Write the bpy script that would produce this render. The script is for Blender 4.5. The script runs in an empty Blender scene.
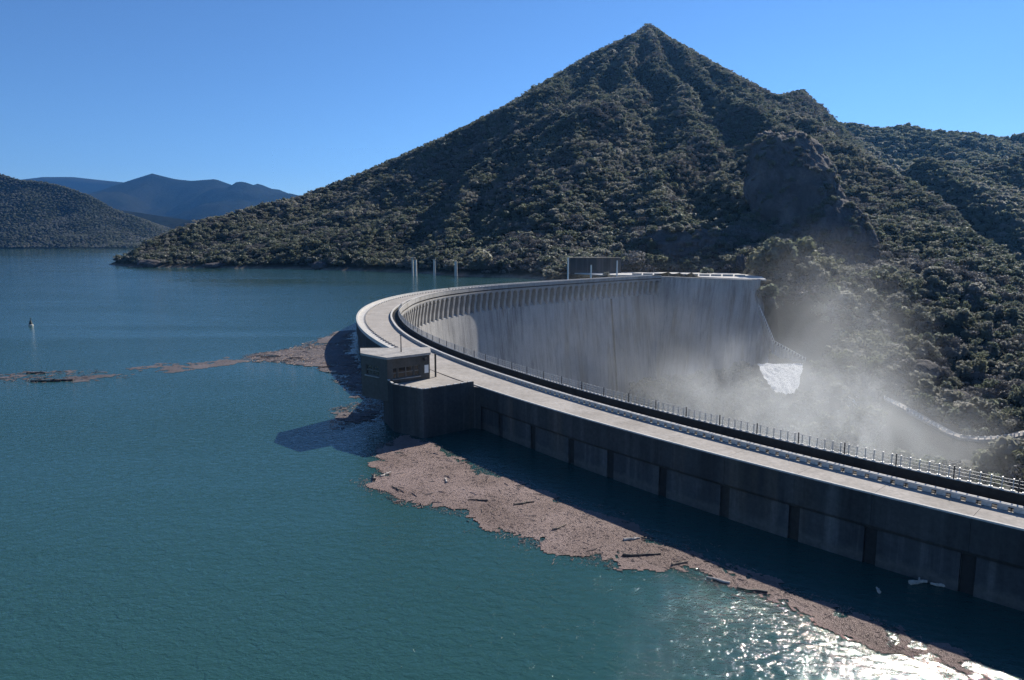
import bpy, bmesh, math, random
import numpy as np
from mathutils import Vector, Matrix, Euler
R = math.radians
rng = np.random.default_rng(7)
random.seed(7)
sc = bpy.context.scene
C = sc.collection

# ------------------------------------------------------------------ camera
F, YH, H = 700.0, 242.0, 28.6            # focal length in px, horizon row, metres above the water
PITCH = math.atan((340 - YH) / F)
cam = bpy.data.cameras.new('camera')
cam.sensor_width = 36.0
cam.lens = 36.0 * F / 1024
cam.clip_start, cam.clip_end = 0.5, 40000
camo = bpy.data.objects.new('camera', cam)
C.objects.link(camo)
camo.location = (0, 0, H)
camo.rotation_euler = (math.pi / 2 - PITCH, 0, 0)
sc.camera = camo

# ------------------------------------------------------------------ sky, sun, exposure
SUN_AZ, SUN_EL = R(36), R(33)            # azimuth from straight ahead (+Y) towards the right (+X)
w = bpy.data.worlds.new('World')
sc.world = w
w.use_nodes = True
nt = w.node_tree
bg = nt.nodes['Background']
sky = nt.nodes.new('ShaderNodeTexSky')
sky.sky_type = 'NISHITA'
sky.sun_disc = False
sky.sun_elevation = SUN_EL
sky.sun_rotation = SUN_AZ
sky.altitude = 1000
sky.air_density = 1.0
sky.dust_density = 0.0
sky.ozone_density = 10.0
nt.links.new(sky.outputs[0], bg.inputs[0])
bg.inputs[1].default_value = 0.085
sl = bpy.data.lights.new('sun', 'SUN')
sl.energy = 5.0
sl.angle = R(0.53)
sl.color = (1.0, 0.93, 0.82)
so = bpy.data.objects.new('sun', sl)
C.objects.link(so)
sdir = Vector((math.sin(SUN_AZ) * math.cos(SUN_EL), math.cos(SUN_AZ) * math.cos(SUN_EL), math.sin(SUN_EL)))
so.rotation_euler = sdir.to_track_quat('Z', 'Y').to_euler()
so.location = (200, 300, 500)
sc.view_settings.view_transform = 'Standard'
sc.view_settings.look = 'None'
sc.view_settings.exposure = 0.5
sc.view_settings.gamma = 1.0
sc.view_settings.use_curve_mapping = False
sc.render.engine = 'CYCLES'
sc.cycles.use_denoising = True
sc.cycles.denoising_prefilter = 'NONE'
sc.cycles.max_bounces = 6
sc.cycles.diffuse_bounces = 2
sc.cycles.glossy_bounces = 2
sc.cycles.transmission_bounces = 2
sc.cycles.volume_bounces = 1
sc.cycles.transparent_max_bounces = 4
sc.cycles.volume_step_rate = 1.0
sc.cycles.volume_max_steps = 96
sc.cycles.sample_clamp_indirect = 4.0

# ------------------------------------------------------------------ helpers
def ray(px, py):
    x, y = (px - 512) / F, (340 - py) / F
    return np.array([x, math.cos(PITCH) + y * math.sin(PITCH), -math.sin(PITCH) + y * math.cos(PITCH)])
def at_z(px, py, z=0.0):
    d = ray(px, py); t = (z - H) / d[2]
    return np.array([d[0] * t, d[1] * t, z])
def at_y(px, py, y):
    d = ray(px, py); t = y / d[1]
    return np.array([d[0] * t, y, H + d[2] * t])
def to_px(P):
    P = np.atleast_2d(P)
    z = P[:, 2] - H
    dep = P[:, 1] * math.cos(PITCH) - z * math.sin(PITCH)
    up = P[:, 1] * math.sin(PITCH) + z * math.cos(PITCH)
    dep = np.where(dep < 1e-3, 1e-3, dep)
    return np.c_[512 + F * P[:, 0] / dep, 340 - F * up / dep, dep]

def _hash(ix, iy, seed):
    n = (ix.astype(np.int64) * 374761393 + iy.astype(np.int64) * 668265263 + seed * 1442695041) & 0xFFFFFFFF
    n = ((n ^ (n >> 13)) * 1274126177) & 0xFFFFFFFF
    return ((n ^ (n >> 16)) & 0xFFFF) / 65535.0
def vnoise(x, y, seed=0):
    x = np.asarray(x, float); y = np.asarray(y, float)
    ix, iy = np.floor(x), np.floor(y)
    fx, fy = x - ix, y - iy
    fx = fx * fx * (3 - 2 * fx); fy = fy * fy * (3 - 2 * fy)
    a = _hash(ix, iy, seed); b = _hash(ix + 1, iy, seed)
    c = _hash(ix, iy + 1, seed); d = _hash(ix + 1, iy + 1, seed)
    return (a * (1 - fx) + b * fx) * (1 - fy) + (c * (1 - fx) + d * fx) * fy
def fbm(x, y, oct=4, seed=0):
    s, a, t = 0, 1.0, 0
    for o in range(oct):
        s = s + a * (vnoise(x * 2 ** o, y * 2 ** o, seed + o * 17) - 0.5); t += a; a *= 0.5
    return s / t * 2

def obj(name, verts, faces, mat=None, parent=None, smooth=False):
    me = bpy.data.meshes.new(name)
    me.from_pydata([tuple(map(float, v)) for v in verts], [], [tuple(map(int, f)) for f in faces])
    me.update()
    if smooth:
        me.polygons.foreach_set('use_smooth', [True] * len(me.polygons))
    if mat: me.materials.append(mat)
    o = bpy.data.objects.new(name, me)
    C.objects.link(o)
    if parent: o.parent = parent
    return o
def inst(name, me, parent=None, loc=(0, 0, 0), rz=0.0, scale=None):
    o = bpy.data.objects.new(name, me)
    C.objects.link(o)
    if parent: o.parent = parent
    o.location = loc; o.rotation_euler = (0, 0, rz)
    if scale is not None: o.scale = scale
    return o
def mesh(name, verts, faces, mat=None, smooth=False):
    me = bpy.data.meshes.new(name)
    me.from_pydata([tuple(map(float, v)) for v in verts], [], [tuple(map(int, f)) for f in faces])
    me.update()
    if smooth: me.polygons.foreach_set('use_smooth', [True] * len(me.polygons))
    if mat: me.materials.append(mat)
    return me
def tag(o, label=None, cat=None, group=None, kind=None):
    if label: o['label'] = label
    if cat: o['category'] = cat
    if group: o['group'] = group
    if kind: o['kind'] = kind
    return o
def empty(name, loc=(0, 0, 0)):
    o = bpy.data.objects.new(name, None)
    o.empty_display_size = 1.0
    C.objects.link(o); o.location = loc
    return o
class MB:
    def __init__(s): s.v = []; s.f = []
    def add(s, v, f):
        n = len(s.v); s.v += [tuple(p) for p in v]; s.f += [tuple(i + n for i in q) for q in f]
    def box(s, c, d, rz=0.0, M=None):
        pts = []
        for z in (-.5, .5):
            for x, y in ((-.5, -.5), (.5, -.5), (.5, .5), (-.5, .5)):
                p = Vector((x * d[0], y * d[1], z * d[2]))
                p = (M @ p) if M is not None else Matrix.Rotation(rz, 3, 'Z') @ p
                pts.append((p.x + c[0], p.y + c[1], p.z + c[2]))
        s.add(pts, [(3, 2, 1, 0), (4, 5, 6, 7), (0, 1, 5, 4), (1, 2, 6, 5), (2, 3, 7, 6), (3, 0, 4, 7)])
    def prism(s, poly, z0, z1):
        n = len(poly)
        s.add([(p[0], p[1], z0) for p in poly] + [(p[0], p[1], z1) for p in poly],
              [tuple(range(n))[::-1], tuple(range(n, 2 * n))] + [(i, (i + 1) % n, n + (i + 1) % n, n + i) for i in range(n)])
    def tube(s, a, b, r0, r1, k=6):
        a, b = Vector(a), Vector(b); q = (b - a).to_track_quat('Z', 'Y')
        v = []
        for p, r in ((a, r0), (b, r1)):
            for i in range(k):
                t = 2 * math.pi * i / k
                v.append(tuple(p + q @ Vector((r * math.cos(t), r * math.sin(t), 0))))
        s.add(v, [(i, (i + 1) % k, k + (i + 1) % k, k + i) for i in range(k)] + [tuple(range(k))[::-1], tuple(range(k, 2 * k))])
    def mesh(s, name, mat=None, smooth=False): return mesh(name, s.v, s.f, mat, smooth)
    def build(s, name, mat=None, parent=None, smooth=False): return obj(name, s.v, s.f, mat, parent, smooth)

# ------------------------------------------------------------------ materials
def mat_new(name):
    m = bpy.data.materials.new(name); m.use_nodes = True
    t = m.node_tree; b = t.nodes['Principled BSDF']
    return m, t, b
def N(t, kind, **kw):
    n = t.nodes.new(kind)
    for k, v in kw.items():
        if k.startswith('i_'):
            key = k[2:]; key = int(key) if key.isdigit() else key.replace('_', ' ')
            n.inputs[key].default_value = v
        else: setattr(n, k, v)
    return n
def ramp(t, stops, inp=None):
    n = t.nodes.new('ShaderNodeValToRGB'); e = n.color_ramp.elements
    e[0].position, e[0].color = stops[0][0], (*stops[0][1], 1)
    e[1].position, e[1].color = stops[-1][0], (*stops[-1][1], 1)
    for p, c in stops[1:-1]:
        k = e.new(p); k.color = (*c, 1)
    if inp: t.links.new(inp, n.inputs[0])
    return n
def mapping(t, scale, coord='Object'):
    c = t.nodes.new('ShaderNodeTexCoord'); m = t.nodes.new('ShaderNodeMapping')
    m.inputs['Scale'].default_value = scale
    t.links.new(c.outputs[coord], m.inputs[0])
    return m
def noise(t, scale, detail=6, rough=.6, vec=None, dist=0.0):
    n = N(t, 'ShaderNodeTexNoise'); n.inputs['Scale'].default_value = scale
    n.inputs['Detail'].default_value = detail; n.inputs['Roughness'].default_value = rough
    n.inputs['Distortion'].default_value = dist
    if vec: t.links.new(vec, n.inputs['Vector'])
    return n
def mixc(t, a, b, fac, mode='MIX'):
    n = t.nodes.new('ShaderNodeMix'); n.data_type = 'RGBA'; n.blend_type = mode
    for key, v in ((0, fac), (6, a), (7, b)):
        if hasattr(v, 'is_linked'): t.links.new(v, n.inputs[key])
        elif key == 0: n.inputs[0].default_value = v
        else: n.inputs[key].default_value = (*v, 1)
    return n.outputs[2]
def bump(t, b, height, strength=.4, dist=.1):
    n = t.nodes.new('ShaderNodeBump'); n.inputs['Strength'].default_value = strength
    n.inputs['Distance'].default_value = dist
    t.links.new(height, n.inputs['Height']); t.links.new(n.outputs[0], b.inputs['Normal'])
    return n

def concrete(name, c0, c1, streak=0.0, streak_col=(.05, .045, .045), scale=.35, rough=.9, grain=.05, pale=0.0, waterline=None):
    m, t, b = mat_new(name)
    g = mapping(t, (1, 1, 1))
    n1 = noise(t, scale, 8, .65, g.outputs[0])
    col = ramp(t, [(.3, c0), (.7, c1)], n1.outputs[0]).outputs[0]
    if streak:
        sv = mapping(t, (.33, .33, .014))
        n2 = noise(t, 1.0, 6, .68, sv.outputs[0], .3)
        f = ramp(t, [(.44, (0, 0, 0)), (.66, (streak,) * 3)], n2.outputs[0])
        bv = mapping(t, (.03, .03, .012)); nb_ = noise(t, 1.0, 4, .6, bv.outputs[0], .5)
        fm = ramp(t, [(.36, (.2, .2, .2)), (.56, (1, 1, 1))], nb_.outputs[0])
        col = mixc(t, col, streak_col, mixc(t, f.outputs[0], fm.outputs[0], 1.0, 'MULTIPLY'))
        rv = mapping(t, (.12, .12, .006)); nr_ = noise(t, 1.0, 4, .6, rv.outputs[0], .2)
        fr_ = ramp(t, [(.55, (0, 0, 0)), (.68, (.65 * streak,) * 3)], nr_.outputs[0])
        col = mixc(t, col, (.16, .125, .09), fr_.outputs[0])
        if pale:
            pv = mapping(t, (.35, .35, .016))
            n5 = noise(t, 1.3, 5, .6, pv.outputs[0], .2)
            f5 = ramp(t, [(.52, (0, 0, 0)), (.72, (pale,) * 3)], n5.outputs[0])
            col = mixc(t, col, (.55, .53, .50), f5.outputs[0])
    if waterline:
        sx = N(t, 'ShaderNodeSeparateXYZ'); t.links.new(g.outputs[0], sx.inputs[0]); nw = noise(t, .8, 5, .6, g.outputs[0])
        aw = N(t, 'ShaderNodeMath', operation='MULTIPLY_ADD'); aw.inputs[1].default_value = 1.4; t.links.new(nw.outputs[0], aw.inputs[0]); t.links.new(sx.outputs[2], aw.inputs[2])
        fw = ramp(t, [(.0, (0, 0, 0)), (.35, (.75, .75, .75)), (.5, (0, 0, 0))]); mw = N(t, 'ShaderNodeMath', operation='MULTIPLY'); mw.inputs[1].default_value = .25
        t.links.new(aw.outputs[0], mw.inputs[0]); t.links.new(mw.outputs[0], fw.inputs[0])
        col = mixc(t, col, waterline, fw.outputs[0])
    n3 = noise(t, 2.2, 8, .7, g.outputs[0])
    f3 = ramp(t, [(.35, (.72, .72, .72)), (.65, (1.15, 1.15, 1.15))], n3.outputs[0])
    col = mixc(t, col, f3.outputs[0], .8, 'MULTIPLY')
    t.links.new(col, b.inputs['Base Color'])
    b.inputs['Roughness'].default_value = rough
    b.inputs['Specular IOR Level'].default_value = .25
    n4 = noise(t, 3.0, 8, .7, g.outputs[0])
    bump(t, b, n4.outputs[0], .5, grain)
    return m
def plain(name, c, rough=.7, metal=0.0, var=.2, scale=3.0):
    m, t, b = mat_new(name)
    g = mapping(t, (1, 1, 1)); n = noise(t, scale, 5, .6, g.outputs[0])
    r = ramp(t, [(.3, tuple(x * (1 - var) for x in c)), (.7, tuple(min(1, x * (1 + var)) for x in c))], n.outputs[0])
    t.links.new(r.outputs[0], b.inputs['Base Color'])
    b.inputs['Roughness'].default_value = rough; b.inputs['Metallic'].default_value = metal
    return m
M = {}
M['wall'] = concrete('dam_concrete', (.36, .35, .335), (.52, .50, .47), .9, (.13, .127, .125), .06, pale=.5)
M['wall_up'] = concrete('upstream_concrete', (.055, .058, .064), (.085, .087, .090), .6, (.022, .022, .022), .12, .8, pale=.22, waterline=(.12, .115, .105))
M['slot'] = concrete('dark_joint_concrete', (.026, .026, .026), (.042, .041, .04), .5, scale=.4)  # darker concrete for the joints between the panels
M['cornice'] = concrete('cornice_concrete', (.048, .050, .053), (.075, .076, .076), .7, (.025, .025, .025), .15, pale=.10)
M['road'] = concrete('road_surface', (.31, .282, .25), (.46, .425, .385), 0, scale=.22, grain=.02)
M['kerb'] = concrete('kerb_concrete', (.50, .48, .45), (.62, .60, .56), 0, scale=.5, grain=.02)
M['walk'] = concrete('shaded_walk_concrete', (.030, .029, .028), (.048, .046, .044), 0, scale=.3)  # dark tone carries the shade on the walkway and inner parapet
M['parapet'] = concrete('parapet_concrete', (.36, .345, .32), (.50, .48, .45), .5, (.12, .11, .10), .4)
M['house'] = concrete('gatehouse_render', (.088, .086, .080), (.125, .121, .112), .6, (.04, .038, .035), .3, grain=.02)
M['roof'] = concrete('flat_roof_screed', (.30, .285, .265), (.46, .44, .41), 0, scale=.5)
M['post'] = plain('pale_painted_steel', (.50, .49, .47), .45, 0, .15, 8)
M['darkpost'] = plain('dark_steel', (.06, .06, .065), .5, .3, .3, 8)
M['glass'] = plain('dark_window_glass', (.02, .022, .025), .08, 0, .2, 1)
M['frame'] = plain('grey_window_frame', (.14, .135, .125), .6, 0, .1, 6)
M['door'] = plain('dark_steel_door', (.045, .042, .04), .5, 0, .3, 3)
M['white'] = plain('white_enamel', (.75, .75, .73), .5, 0, .06, 3)
M['log'] = plain('weathered_log', (.20, .155, .12), .85, 0, .45, 4)
M['logpale'] = plain('bleached_log', (.46, .41, .36), .8, 0, .3, 4)
M['logdark'] = plain('wet_log', (.06, .045, .038), .6, 0, .4, 4)
M['bark'] = plain('bark', (.085, .07, .058), .9, 0, .35, 2)
M['buoy'] = plain('buoy_dark_paint', (.03, .045, .04), .5, 0, .3, 2)
M['buoyfloat'] = plain('buoy_float_paint', (.45, .46, .42), .5, 0, .2, 2)
M['cloth'] = plain('dark_clothing', (.03, .03, .04), .9, 0, .3, 6)
M['skin'] = plain('skin', (.45, .29, .22), .6, 0, .1, 6)

def foliage(name, stops, trans=.3):
    m, t, b = mat_new(name)
    oi = N(t, 'ShaderNodeObjectInfo')
    nz = noise(t, .006, 3, .6, oi.outputs['Location'])
    a = N(t, 'ShaderNodeMath', operation='MULTIPLY_ADD'); a.inputs[1].default_value = .8; 
    t.links.new(oi.outputs['Random'], a.inputs[0])
    s = N(t, 'ShaderNodeMath', operation='MULTIPLY_ADD'); s.inputs[1].default_value = 1.5; s.inputs[2].default_value = -.56
    t.links.new(nz.outputs[0], s.inputs[0]); t.links.new(s.outputs[0], a.inputs[2])
    col = ramp(t, stops, a.outputs[0]).outputs[0]
    g = mapping(t, (1, 1, 1)); n = noise(t, 1.1, 3, .6, g.outputs[0])
    f = ramp(t, [(.3, (.6, .6, .6)), (.7, (1.35, 1.35, 1.35))], n.outputs[0])
    col = mixc(t, col, f.outputs[0], 1.0, 'MULTIPLY')
    out = t.nodes['Material Output']
    d = N(t, 'ShaderNodeBsdfDiffuse'); tr = N(t, 'ShaderNodeBsdfTranslucent'); mx = N(t, 'ShaderNodeMixShader')
    t.links.new(col, d.inputs[0]); t.links.new(mixc(t, col, (1.4, 1.45, 1.48), 1.0, 'MULTIPLY'), tr.inputs[0])
    mx.inputs[0].default_value = trans
    t.links.new(d.outputs[0], mx.inputs[1]); t.links.new(tr.outputs[0], mx.inputs[2])
    gl = N(t, 'ShaderNodeBsdfGlossy'); gl.inputs['Roughness'].default_value = .55; gl.inputs[0].default_value = (.75, .77, .8, 1)
    mx2 = N(t, 'ShaderNodeMixShader'); mx2.inputs[0].default_value = .06
    t.links.new(mx.outputs[0], mx2.inputs[1]); t.links.new(gl.outputs[0], mx2.inputs[2])
    t.links.new(mx2.outputs[0], out.inputs[0])
    return m
M['leaf'] = foliage('evergreen_foliage', [(.0, (.055, .066, .044)), (.3, (.105, .120, .080)), (.55, (.152, .162, .120)), (.8, (.185, .183, .152)), (1, (.24, .23, .20))], .62)
M['leaf_olive'] = foliage('olive_foliage', [(0, (.095, .108, .062)), (.5, (.135, .145, .09)), (1, (.185, .18, .13))], .55)
M['leaf_bare'] = foliage('leafless_twigs', [(0, (.095, .088, .080)), (.5, (.14, .130, .12)), (1, (.185, .175, .165))], .25)

def terrain_mat():
    m, t, b = mat_new('hillside_soil')
    g = mapping(t, (1, 1, 1))
    n = noise(t, .02, 9, .68, g.outputs[0])
    col = ramp(t, [(.3, (.018, .021, .014)), (.55, (.034, .033, .024)), (.75, (.058, .052, .042))], n.outputs[0]).outputs[0]
    geo = N(t, 'ShaderNodeNewGeometry'); sx = N(t, 'ShaderNodeSeparateXYZ')
    t.links.new(geo.outputs['Position'], sx.inputs[0])
    n2 = noise(t, .08, 6, .6, g.outputs[0])
    ad = N(t, 'ShaderNodeMath', operation='MULTIPLY_ADD'); ad.inputs[1].default_value = 7.0
    t.links.new(n2.outputs[0], ad.inputs[0]); t.links.new(sx.outputs[2], ad.inputs[2])
    f = N(t, 'ShaderNodeMapRange'); f.inputs[1].default_value = 3.0; f.inputs[2].default_value = 6.6; f.inputs[3].default_value = 1; f.inputs[4].default_value = 0
    t.links.new(ad.outputs[0], f.inputs[0])
    ab = N(t, 'ShaderNodeMapRange'); ab.inputs[1].default_value = -8; ab.inputs[2].default_value = -4; t.links.new(sx.outputs[2], ab.inputs[0])
    mu = N(t, 'ShaderNodeMath', operation='MULTIPLY'); t.links.new(f.outputs[0], mu.inputs[0]); t.links.new(ab.outputs[0], mu.inputs[1])
    n3 = noise(t, .3, 8, .7, g.outputs[0])
    bank = ramp(t, [(.3, (.12, .095, .075)), (.7, (.30, .26, .215))], n3.outputs[0])
    col = mixc(t, col, bank.outputs[0], mu.outputs[0])
    t.links.new(col, b.inputs['Base Color'])
    b.inputs['Roughness'].default_value = .95; b.inputs['Specular IOR Level'].default_value = .1
    bump(t, b, n3.outputs[0], .8, 1.2)
    return m
M['terrain'] = terrain_mat()
def rock_mat():
    m, t, b = mat_new('cliff_rock')
    g = mapping(t, (1, 1, .45)); n = noise(t, .06, 9, .72, g.outputs[0], .6)
    n2 = noise(t, .5, 8, .75, g.outputs[0])
    col = ramp(t, [(.3, (.035, .032, .033)), (.5, (.085, .077, .077)), (.72, (.20, .18, .165))], n.outputs[0]).outputs[0]
    f = ramp(t, [(.35, (.6, .6, .6)), (.65, (1.2, 1.2, 1.2))], n2.outputs[0])
    col = mixc(t, col, f.outputs[0], .9, 'MULTIPLY')
    t.links.new(col, b.inputs['Base Color']); b.inputs['Roughness'].default_value = .95
    bump(t, b, n2.outputs[0], .9, 1.5)
    return m
M['rock'] = rock_mat()
def farmat(name, a, bcol, sc_):
    m, t, b = mat_new(name)
    g = mapping(t, (1, 1, 1)); n = noise(t, sc_, 10, .72, g.outputs[0])
    n2 = noise(t, sc_ * 12, 6, .7, g.outputs[0])
    col = ramp(t, [(.35, a), (.68, bcol)], n.outputs[0]).outputs[0]
    f = ramp(t, [(.35, (.45, .45, .45)), (.65, (1.3, 1.3, 1.3))], n2.outputs[0])
    col = mixc(t, col, f.outputs[0], .9, 'MULTIPLY')
    t.links.new(col, b.inputs['Base Color']); b.inputs['Roughness'].default_value = 1; b.inputs['Specular IOR Level'].default_value = 0
    bump(t, b, n2.outputs[0], 1.0, 9.0)
    return m
M['far'] = farmat('far_wooded_slope', (.010, .014, .011), (.026, .027, .021), .0022)
M['lefthill'] = farmat('left_wooded_slope', (.014, .020, .012), (.030, .034, .020), .004)

def water_mat():
    m, t, b = mat_new('reservoir_water')
    geo = N(t, 'ShaderNodeNewGeometry')
    mp = N(t, 'ShaderNodeMapping'); mp.inputs['Rotation'].default_value = (0, 0, R(32)); mp.inputs['Scale'].default_value = (.7, 1.0, 1)
    t.links.new(geo.outputs['Position'], mp.inputs[0])
    a = noise(t, 1.35, 5, .62, mp.outputs[0], .7)
    b2 = noise(t, .30, 3, .5, mp.outputs[0], .3)
    c3 = noise(t, 4.2, 2, .5, mp.outputs[0])
    pm = N(t, 'ShaderNodeMapping'); pm.inputs['Scale'].default_value = (.004, .011, 1); pm.inputs['Rotation'].default_value = (0, 0, R(-8))
    t.links.new(geo.outputs['Position'], pm.inputs[0])
    pat = noise(t, 1.0, 4, .6, pm.outputs[0], .8)
    s = N(t, 'ShaderNodeMath', operation='MULTIPLY_ADD'); s.inputs[1].default_value = .7
    t.links.new(b2.outputs[0], s.inputs[0]); t.links.new(a.outputs[0], s.inputs[2])
    s2 = N(t, 'ShaderNodeMath', operation='MULTIPLY_ADD'); s2.inputs[1].default_value = .30
    t.links.new(c3.outputs[0], s2.inputs[0]); t.links.new(s.outputs[0], s2.inputs[2])
    st = N(t, 'ShaderNodeMapRange'); st.inputs[1].default_value = .35; st.inputs[2].default_value = .65; st.inputs[3].default_value = .35; st.inputs[4].default_value = 1.15
    t.links.new(pat.outputs[0], st.inputs[0])
    hm = N(t, 'ShaderNodeMath', operation='MULTIPLY'); t.links.new(s2.outputs[0], hm.inputs[0]); t.links.new(st.outputs[0], hm.inputs[1])
    bp = bump(t, b, hm.outputs[0], 1.0, .17)
    col = ramp(t, [(.3, (.022, .070, .060)), (.7, (.024, .076, .074))], pat.outputs[0])
    t.links.new(col.outputs[0], b.inputs['Base Color'])
    b.inputs['Roughness'].default_value = .06; b.inputs['IOR'].default_value = 1.38
    return m
M['water'] = water_mat()
def foam_mat():
    m, t, b = mat_new('white_water_foam')
    g = mapping(t, (1, 1, 1)); n = noise(t, .9, 8, .75, g.outputs[0], .6)
    col = ramp(t, [(.36, (.36, .40, .43)), (.58, (.88, .89, .90))], n.outputs[0])
    t.links.new(col.outputs[0], b.inputs['Base Color']); b.inputs['Roughness'].default_value = .7
    bump(t, b, n.outputs[0], 1.0, 1.5)
    return m
M['foam'] = foam_mat()
def debris_mat(name, stops, s1):
    m, t, b = mat_new(name)
    geo = N(t, 'ShaderNodeNewGeometry')
    n = noise(t, s1, 9, .8, geo.outputs['Position'], .5)
    col = ramp(t, stops, n.outputs[0]).outputs[0]
    n2 = noise(t, .12, 4, .6, geo.outputs['Position'])
    f = ramp(t, [(.35, (.75, .70, .68)), (.65, (1.15, 1.15, 1.18))], n2.outputs[0])
    col = mixc(t, col, f.outputs[0], 1.0, 'MULTIPLY')
    t.links.new(col, b.inputs['Base Color']); b.inputs['Roughness'].default_value = .75
    bump(t, b, n.outputs[0], 1.0, .25)
    return m
M['raft'] = debris_mat('floating_litter', [(.3, (.13, .086, .072)), (.5, (.24, .168, .145)), (.7, (.35, .27, .245))], 5.5)
M['scum'] = debris_mat('thin_floating_scum', [(.3, (.045, .04, .042)), (.5, (.10, .085, .087)), (.7, (.17, .145, .145))], 1.2)
M['twig'] = debris_mat('floating_twigs', [(.3, (.12, .08, .066)), (.52, (.24, .175, .15)), (.74, (.48, .41, .37))], 2.5)

# ------------------------------------------------------------------ terrain
PKY = 1750.0
PK = at_y(648, 25, PKY)
ctrl = []
def cp(px, py, y): ctrl.append(at_y(px, py, y))
def cz(px, py, z=0.0): ctrl.append(at_z(px, py, z))
def cw(x, y, z): ctrl.append(np.array([x, y, z], float))
# skyline of the main mountain, left to right
RIDGE = [(122, 264, 862), (139, 250, 890), (159, 239, 920), (186, 229, 960), (216, 221, 1005), (259, 211, 1070), (296, 201, 1120), (340, 185, 1190),
         (400, 160, 1290), (450, 138, 1370), (500, 113, 1460), (560, 76, 1590), (600, 53, 1680), (628, 40, 1725), (640, 33, 1745), (648, 25, PKY), (656, 32, 1748), (672, 43, 1735),
         (720, 70, 1660), (775, 99, 1560), (790, 97, 1530), (803, 93, 1500), (812, 101, 1470), (826, 114, 1420), (850, 141, 1260), (887, 173, 1020), (909, 189, 900), (955, 216, 740), (994, 253, 610), (1024, 277, 540), (1080, 318, 470)]
for r_ in RIDGE: cp(*r_)
RP = np.array([at_y(*r_) for r_ in RIDGE])
# behind the skyline the ground falls away
for px, py, y in RIDGE[::2]:
    p = at_y(px, py, y); k = 260 if px < 880 else 160
    ux, uy = p[0] / math.hypot(p[0], p[1]), p[1] / math.hypot(p[0], p[1])
    cw(p[0] + ux * k + (60 if px > 820 else 0), p[1] + uy * k, p[2] - (70 + .35 * max(p[2], 0)))
# shore of the peninsula
for px, py in ((112, 264), (130, 266), (165, 266.5), (200, 267), (250, 267.5), (300, 268), (330, 269), (370, 270), (410, 271.5), (450, 274), (480, 275.5), (520, 276.5)):
    p = at_z(px, py, 1.0); ctrl.append(p)
    cw(p[0] - p[0] / p[1] * 40, p[1] - 40, -14)
cw(-540, 840, -16); cw(-560, 960, -16); cw(-500, 1080, -20); cw(-700, 1000, -20)
# lower flank of the mountain
for q in ((180, 252, 875), (240, 245, 890), (320, 245, 815), (400, 240, 790), (350, 215, 985), (480, 240, 705), (450, 190, 1000), (560, 240, 650), (640, 243, 615), (700, 243, 590),
          (760, 240, 565), (850, 200, 740), (850, 260, 545), (900, 250, 570), (950, 280, 495), (820, 265, 505)):
    cp(*q)
def slope_pt(px, py, y0, z0, m):           # where this direction meets a plane rising at m from (y0, z0)
    d = ray(px, py); k = d[2] / d[1]; cp(px, py, (H - z0 + m * y0) / (m - k))
for px, py in ((560, 200), (560, 150), (560, 110), (640, 205), (640, 150), (640, 100), (640, 60), (700, 200), (720, 130), (720, 100)): slope_pt(px, py, 610, 14, .46)
for px, py in ((480, 190), (500, 150)): slope_pt(px, py, 680, 14, .44)
for px, py in ((790, 200), (790, 130), (830, 150)): slope_pt(px, py, 560, 14, .44)
# far abutment terrace, level with the crest
for x, y in ((70, 470), (100, 450), (140, 425), (60, 500), (110, 500), (150, 470), (30, 510), (150, 500)): cw(x, y, 6.2)
cp(770, 262, 470)
# gorge below the dam, right-hand slope
for q in ((765, 300, 420), (775, 340, 402), (790, 366, 375), (785, 400, 342), (810, 350, 405), (830, 310, 430), (860, 330, 420), (860, 390, 350), (900, 320, 430), (900, 370, 375),
          (900, 410, 315), (950, 330, 420), (950, 390, 360), (960, 432, 300), (1000, 340, 410), (1000, 400, 345), (1015, 436, 285), (1040, 400, 330), (1080, 420, 290), (1000, 470, 240), (1040, 490, 215)):
    cp(*q)
for x, y, z in ((60, 400, -56), (95, 395, -52), (120, 388, -45), (40, 370, -66), (0, 320, -72), (60, 320, -72), (110, 330, -66), (-10, 260, -75), (60, 250, -75), (120, 260, -70), (0, 200, -75), (60, 180, -75), (110, 190, -68), (60, 120, -70), (100, 120, -60),
                (150, 200, -62), (160, 130, -45), (130, 60, -30), (130, 10, -5), (200, 60, 15), (160, -60, 20), (300, 120, 30), (280, 200, -20), (420, 250, 10), (400, 330, -20), (600, 400, 10),
                (40, 60, -40), (0, 100, -40), (-40, 180, -45), (-70, 250, -45), (-60, 320, -45), (-20, 390, -40), (30, 440, -25), (10, 490, -18),
                (-100, 100, -45), (-250, 100, -45), (-100, -80, -45), (-250, 400, -45), (-400, 600, -40), (-600, 300, -45), (-650, 750, -40), (60, -60, -30), (-150, 500, -40), (-60, 520, -20),
                (-700, -80, -45), (-700, 1450, -30), (-300, 1700, 40), (200, 2050, 200), (700, 2000, 120), (1000, 1600, 60), (-700, 2050, -30), (1050, 800, 70), (800, 600, 30), (700, 800, 30)):
    cw(x, y, z)
ctrl = np.array(ctrl)
def phi(r): return np.sqrt(r * r + 30.0 ** 2)
def solve(P):
    n = len(P)
    d = np.hypot(P[:, None, 0] - P[None, :, 0], P[:, None, 1] - P[None, :, 1])
    A = np.zeros((n + 1, n + 1)); A[:n, :n] = phi(d) + np.eye(n) * -0.6; A[:n, n] = 1; A[n, :n] = 1
    return np.linalg.solve(A, np.r_[P[:, 2], 0])
WGT = solve(ctrl)
SPX = np.array([math.atan2((p - 512) / F * 640 - PK[0], PKY - 620) for p in (60, 250, 330, 400, 450, 490, 545, 600, 690, 765, 830, 900, 980, 1100, 1300)])
SPV = np.array([0, .3, -.6, .5, -.6, .25, .75, -1.1, 1.0, -1.1, .7, -.5, .6, -.4, 0])
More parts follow.
